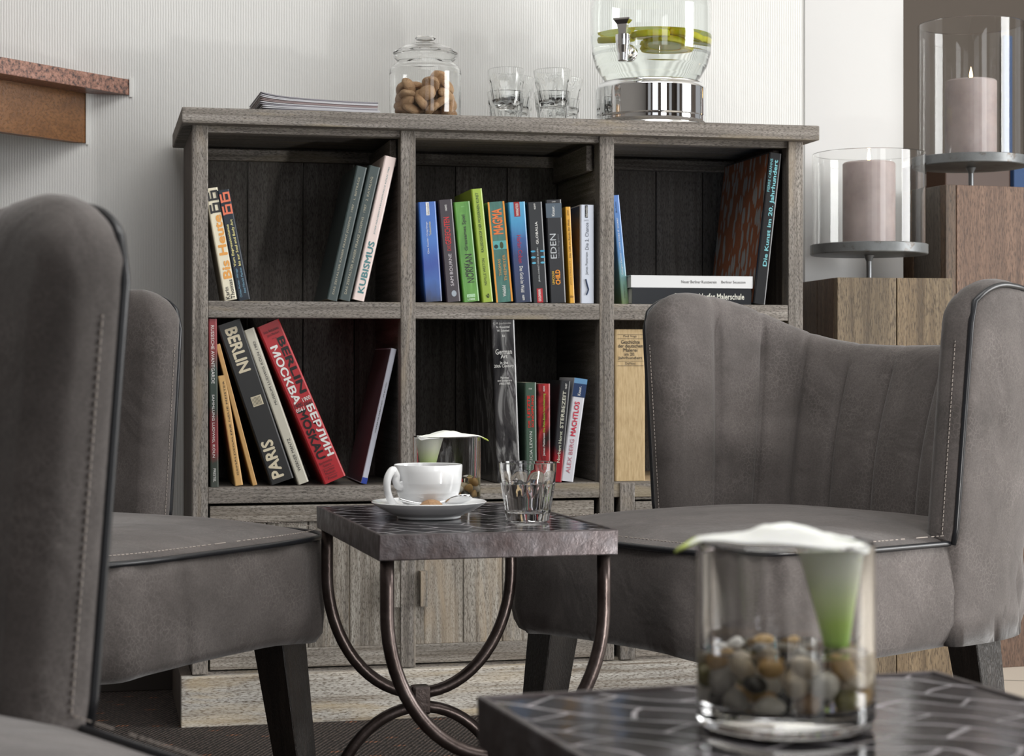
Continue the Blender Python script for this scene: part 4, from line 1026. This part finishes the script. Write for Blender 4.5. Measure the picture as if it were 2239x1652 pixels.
def face_to(r, zc):      # rotation so that local -Y points along the given camera-frame direction
    v = wdir(r, zc); return math.atan2(v.y, v.x)+math.pi/2
ch = build_chair('armchair at the right, facing left, in front of the bookcase corner')
c = cf(.34, 2.53); ch.location = (c.x, c.y, 0); ch.rotation_euler = (0, 0, face_to(-.79, -.61))
c = cf(-.583, 2.398); dup(ch, (c.x, c.y, 0), face_to(.86, -.51), 'armchair at the left, its seat reaching to the side table')
c = cf(-.442, .935); dup(ch, (c.x, c.y, 0), face_to(.63, -.777), 'nearest armchair, out of focus at the left edge')

# ------------------------------------------------------------------ side tables
ZTAB = .4557
def build_table(label, W_, L_):
    root = thing('side_table', label, 'side table', (0, 0, 0), 0, 'mosaic-topped iron side tables')
    # local: origin at the centre, X across (short), Y along (long)
    box('mosaic_top', (-W_/2+.004, -L_/2+.004, ZTAB-.012), (W_/2-.004, L_/2-.004, ZTAB), MOSAIC, root)
    bm = bmesh.new(); a = .0045; zb_ = ZTAB-.027
    add_box(bm, (-W_/2, -L_/2, zb_), (W_/2, -L_/2+a, ZTAB+.0012), None, .0014); add_box(bm, (-W_/2, L_/2-a, zb_), (W_/2, L_/2, ZTAB+.0012), None, .0014)
    add_box(bm, (-W_/2, -L_/2+a*.5, zb_), (-W_/2+a, L_/2-a*.5, ZTAB+.0012), None, .0014); add_box(bm, (W_/2-a, -L_/2+a*.5, zb_), (W_/2, L_/2-a*.5, ZTAB+.0012), None, .0014)
    add_box(bm, (-W_/2+.003, -L_/2+.003, zb_+.004), (W_/2-.003, L_/2-.003, ZTAB-.0125))
    for v in bm.verts:
        v.co.x += .0006*math.sin(v.co.y*90+v.co.z*60); v.co.z += .0005*math.sin(v.co.x*120+v.co.y*70)
    bm_obj('rim', bm, BRONZE, root)
    xr = W_/2-.012; zu = zb_+.002; zm = .212
    for sy in (-1, 1):
        y_ = sy*(L_/2-.014)
        up = [(-xr, y_, zu), (-xr, y_, zu-.03), (-xr, y_, zu-.06)]
        hh = zu-.06-zm
        for i in range(1, 32):
            a = math.pi*i/32; up.append((-xr*math.cos(a), y_, zm+hh*(1-math.sin(a))))
        up += [(xr, y_, zu-.06), (xr, y_, zu-.03), (xr, y_, zu)]
        tube('upper_arch', up, .0078, IRON, root, 14)
        lo = [(-xr, y_, 0.001), (-xr, y_, .03)]
        z2 = zm-.018
        for i in range(1, 32):
            a = math.pi*i/32; lo.append((-xr*math.cos(a), y_, .04+(z2-.04)*math.sin(a)))
        lo += [(xr, y_, .03), (xr, y_, .001)]
        tube('lower_arch', lo, .0078, IRON, root, 14)
        bm = bmesh.new(); add_box(bm, (-.012, y_-.0105, z2-.010), (.012, y_+.0105, zm+.010), None, .004); bm_obj('collar', bm, IRON, root)
    return root
def place_table(o, p0, p1, p2):
    """p0,p1 the two ends of a short side, p2 further along the long side (camera-frame right, forward)."""
    a, b = cfl(*p0), cfl(*p1); c_ = cfl(*p2)
    ex = (b-a).normalized(); ey = Vector((-ex.y, ex.x))
    if (c_-a).dot(ey) < 0: ex, ey = -ex, -ey
    L_ = .436; ctr = (a+b)/2+ey*L_/2
    o.location = (ctr.x, ctr.y, 0); o.rotation_euler = (0, 0, math.atan2(ex.y, ex.x)); return ctr, L_
Z0 = 2.0
q0, q1, q2 = (-.0714*Z0, Z0), (.0586*Z0, 1.034*Z0), (-.1234*Z0, 1.2117*Z0)
tb = build_table('side table in the middle, cup and saucer on its mosaic top', .268, .436); place_table(tb, q0, q1, q2)
tb.scale = (1, 1, 1)
A_, B_ = (-.0194, 1.0236), (.2521, 1.1107)
t2 = dup(tb, (0, 0, 0), 0, 'nearest side table, blurred at the bottom right, holding a large glass vase')
place_table(t2, A_, B_, (.02, .70)); t2.scale = (1.06, 1, 1)

# ------------------------------------------------------------------ cup, saucer, spoon, glass on the middle table
zt_ = ZTAB+.0004
SK = .952
sc_ = at(938, 1100, 2.235)
sau = lathe('saucer', [(0, 0), (.038, 0), (.040, .001), (.0405, .003), (.052, .008), (.064, .0145), (.0705, .0185), (.0722, .0205), (.0712, .0215), (.066, .0185), (.054, .0135), (.042, .009), (.030, .0065), (0, .006)], PORC, None, 96)
sau.scale = (SK, SK, SK); sau.location = (sc_.x, sc_.y, zt_); tag(sau, 'white porcelain saucer under the coffee cup', 'saucer')
cupc = at(936, 1100, 2.238)
cup = thing('coffee_cup', 'white porcelain coffee cup with curled handle on the saucer', 'cup', (cupc.x, cupc.y, zt_+.0062)); cup.scale = (SK, SK, SK)
lathe('cup_body', [(0, .001), (.0195, .001), (.0205, .0), (.0215, .002), (.022, .004), (.029, .009), (.0355, .0165), (.0395, .026), (.0418, .038), (.0428, .052), (.0431, .0595), (.0425, .0605), (.0415, .0598), (.0408, .050), (.039, .037), (.0365, .027), (.0325, .0185), (.026, .012), (.012, .0075), (0, .007)], PORC, cup, 96)
cm_ = mat('black_coffee', (.03, .012, .005), .08); lathe('coffee', [(0, .042), (.0396, .042), (.0395, .0405), (0, .0405)], cm_, cup, 64)
hd = wdir(-.78, -.62)
hp = [(.0405, .0515, .0), (.047, .0555), (.0545, .0545), (.0605, .047), (.0625, .036), (.060, .024), (.053, .0135), (.044, .0085), (.034, .0085)]
pts = [Vector((hd.x*p[0], hd.y*p[0], p[1])) for p in hp]
hook = [Vector((hd.x*r_, hd.y*r_, z_)) for r_, z_ in ((.043, .0405), (.0405, .036), (.0425, .0335), (.047, .036), (.049, .0415), (.0485, .047))]
tube('handle', spline(hook+[Vector((hd.x*.0515, hd.y*.0515, .0525))]+pts[2:], 6), lambda s: .0052-.0012*abs(s-.5)*2, PORC, cup, 14)
ck = bpy.data.objects.new('almond_biscuit', ck_me); COL.objects.link(ck); q = at(943, 1100, 2.193); ck.location = (q.x, q.y, zt_+.0152); ck.scale = (.88, .88, .95); tag(ck, 'single almond biscuit lying on the saucer in front of the cup', 'biscuit')
# spoon
q = at(1003, 1100, 2.205)
spn = thing('teaspoon', 'small steel teaspoon lying on the saucer right of the cup', 'spoon', (q.x, q.y, zt_+.0235))
vs = []; fs = []
for i in range(9):
    for k in range(20):
        a = 2*math.pi*k/20; s = i/8; vs.append((.0165*s*math.cos(a), .0105*s*math.sin(a), .0045*(s*s-1)))
for i in range(8):
    for k in range(20): fs.append((i*20+k, i*20+(k+1) % 20, (i+1)*20+(k+1) % 20, (i+1)*20+k))
bw = link_mesh('bowl', vs, fs, CHROME, spn, True); bw.rotation_euler = (R(-38), R(-12), 0)
md = bw.modifiers.new('s', 'SOLIDIFY'); md.thickness = .0009
tube('spoon_handle', spline([(-.016, 0, -.001), (-.024, -.002, -.003), (-.034, -.004, -.004), (-.05, -.003, -.0035), (-.07, .004, .001)], 6), lambda s: .0011+.0010*s, CHROME, spn, 10)
spn.rotation_euler = (0, 0, -TH+R(4))
# water glass
q = at(1154, 1100, 2.185)
wg = thing('water_glass', 'faceted tumbler of water on the middle side table', 'glass', (q.x, q.y, zt_)); wg.scale = (.955, .955, .955)
tumbler_mesh('tumbler_body', wg, GLASS, 1.0)
lathe('water', [(0, .0097), (.0222, .0107), (.0259, .0142), (.0283, .030), (.0309, .044), (.0311, .0465), (0, .0465)], WATER, wg, 80)

# ------------------------------------------------------------------ vases with pebbles and calla lilies
def lily(root_loc, label, sgn, rot, s=1.0):
    NA_, vs, fs, al = 40, [], [], []
    B = Vector((.026*-sgn*-1*1.0, 0, .048))
    bx = .027
    rows = []
    NV = 26
    for v in range(NV+1):
        s_ = v/NV
        for k in range(NA_):
            a = 2*math.pi*k/NA_; ca, sa = math.cos(a), math.sin(a)
            if s_ < .55:
                q = s_/.55; r_ = .0066+.0122*q**1.1; x_ = bx-.003*q+r_*ca; y_ = r_*sa*(.9); z_ = .041+.055*q
            else:
                q = (s_-.55)/.45
                left = (1-ca)/2                       # 1 towards the tip side
                L3 = left**2.6
                xo_ = bx-.004+.0182*ca; yo_ = .0164*sa
                xe = .040-.098*L3 if left < .999 else -.058
                ye = .034*math.copysign(abs(sa)**.8, sa)*(1-.35*L3)
                ze = .0935-.004*L3-.006*abs(sa)+.0022*math.sin(a*3+1)
                x_ = xo_+(xe-xo_)*q; y_ = yo_+(ye-yo_)*q
                TP = ((-.062, .0885), (-.055, .093), (-.045, .0975), (-.035, .0990), (-.02, .1005), (-.008, .1065), (.004, .1100), (.015, .1095), (.026, .1045), (.034, .099), (.042, .094))
                tz = TP[0][1]
                for (xa_, za_), (xb_, zb__) in zip(TP, TP[1:]):
                    if xa_ <= x_ <= xb_: f_ = (x_-xa_)/(xb_-xa_); f_ = f_*f_*(3-2*f_); tz = za_+(zb__-za_)*f_
                if x_ > .042: tz = .094
                zt2 = tz-(max(.0, tz-.0935)*.95)*min(1, (abs(y_)/.031)**1.6)+.0010*math.sin(a*6+q*5)*q
                k_ = min(1, q/.35); k_ = k_*k_*(3-2*k_); z_ = .096+(zt2-.096)*k_
            vs.append((x_*sgn, y_, z_)); al.append(s_ if s_ < .55 else (.58+.35*((s_-.55)/.45) if (1-ca)/2 < .975 or s_ < .93 else 1.0))
    for v in range(NV):
        for k in range(NA_): l = (k+1) % NA_; fs.append((v*NA_+k, v*NA_+l, (v+1)*NA_+l, (v+1)*NA_+k))
    fs.append(tuple(range(NA_-1, -1, -1)))
    o = link_mesh('calla_lily', vs, fs, LILY, None, True)
    at_ = o.data.attributes.new('along', 'FLOAT', 'POINT'); at_.data.foreach_set('value', al)
    m_ = o.modifiers.new('s', 'SOLIDIFY'); m_.thickness = .0009
    o.location = root_loc; o.rotation_euler = (0, 0, rot); o.scale = (s, s, s)
    return tag(o, label, 'flower', 'white calla lilies in vases')
bm = bmesh.new(); bmesh.ops.create_icosphere(bm, subdivisions=3, radius=1); pms = []
base = [v.co.copy() for v in bm.verts]
for m_ in PEB:
    for v, c0 in zip(bm.verts, base): v.co = Vector((c0.x*(1+.08*math.sin(3*c0.y+len(pms))), c0.y*(.82+.06*math.cos(4*c0.x)), c0.z*.68))
    me = bpy.data.meshes.new('pebble'); bm.to_mesh(me); me.materials.append(m_); me.polygons.foreach_set('use_smooth', [True]*len(me.polygons)); pms.append(me)
bm.free()
def vase(px, zc, label, place, sgn, rot, seed, s=1.0, lilylab=''):
    q = at(px, 1100, zc); rv = .0465*s; hv = .097*s
    v_ = thing('glass_vase', label, 'vase', (q.x, q.y, zt_), 0, 'glass vases with pebbles and a calla lily')
    lathe('vase_glass', [(0, .0), (rv-.005, 0), (rv-.001, .002), (rv, .006), (rv, hv-.001), (rv-.0013, hv), (rv-.0026, hv-.001), (rv-.0028, .014), (rv-.006, .0102), (0, .0095)], GLASS, v_, 96)
    ri = rv-.0026; wl = .0405*s
    lathe('water', [(0, .0097), (rv-.0059, .0104), (ri-.0001, .0141), (ri, wl), (0, wl)], WATER2, v_, 96)
    rg_ = random.Random(seed)
    for lay in range(3):
        n = 12; z_ = .0162+lay*.0088
        for i in range(n+5):
            ring = i < n
            rr = (ri-.0095) if ring else .014; a = 2*math.pi*((i+.5*(lay % 2))/n if ring else (i-n)/5)+rg_.uniform(-.08, .08)
            if lay == 2 and rg_.random() < .15: continue
            ci = rg_.choices(range(7), (7, 6, 2, 2, 2, 1, 3))[0]
            o = bpy.data.objects.new('pebble', pms[ci]); COL.objects.link(o)
            r0 = rg_.uniform(.0066, .0082)
            o.location = (q.x+rr*math.cos(a), q.y+rr*math.sin(a), zt_+z_+rg_.uniform(-.0012, .0012)); o.scale = (r0*rg_.uniform(.9, 1.15), r0, r0)
            o.rotation_euler = (rg_.uniform(-1.3, 1.3), rg_.uniform(-1.3, 1.3), rg_.uniform(0, 6))
            tag(o, '%s pebble under water in the %s' % (PEBN[ci], place), 'pebble', '%s pebbles in the %s' % (PEBN[ci], place))
    lily((q.x, q.y, zt_), lilylab, sgn, rot, s)
    return v_
vase(1717, .945, 'large blurred glass vase with pebbles on the nearest side table', 'nearest glass vase', 1, -TH, 11, .958, 'white calla lily draped to the left over the nearest vase rim')
vase(977, 2.42, 'glass vase with pebbles behind the coffee cup', 'vase behind the coffee cup', -1, -TH+R(6), 5, .935, 'white calla lily draped to the right over the vase behind the cup')
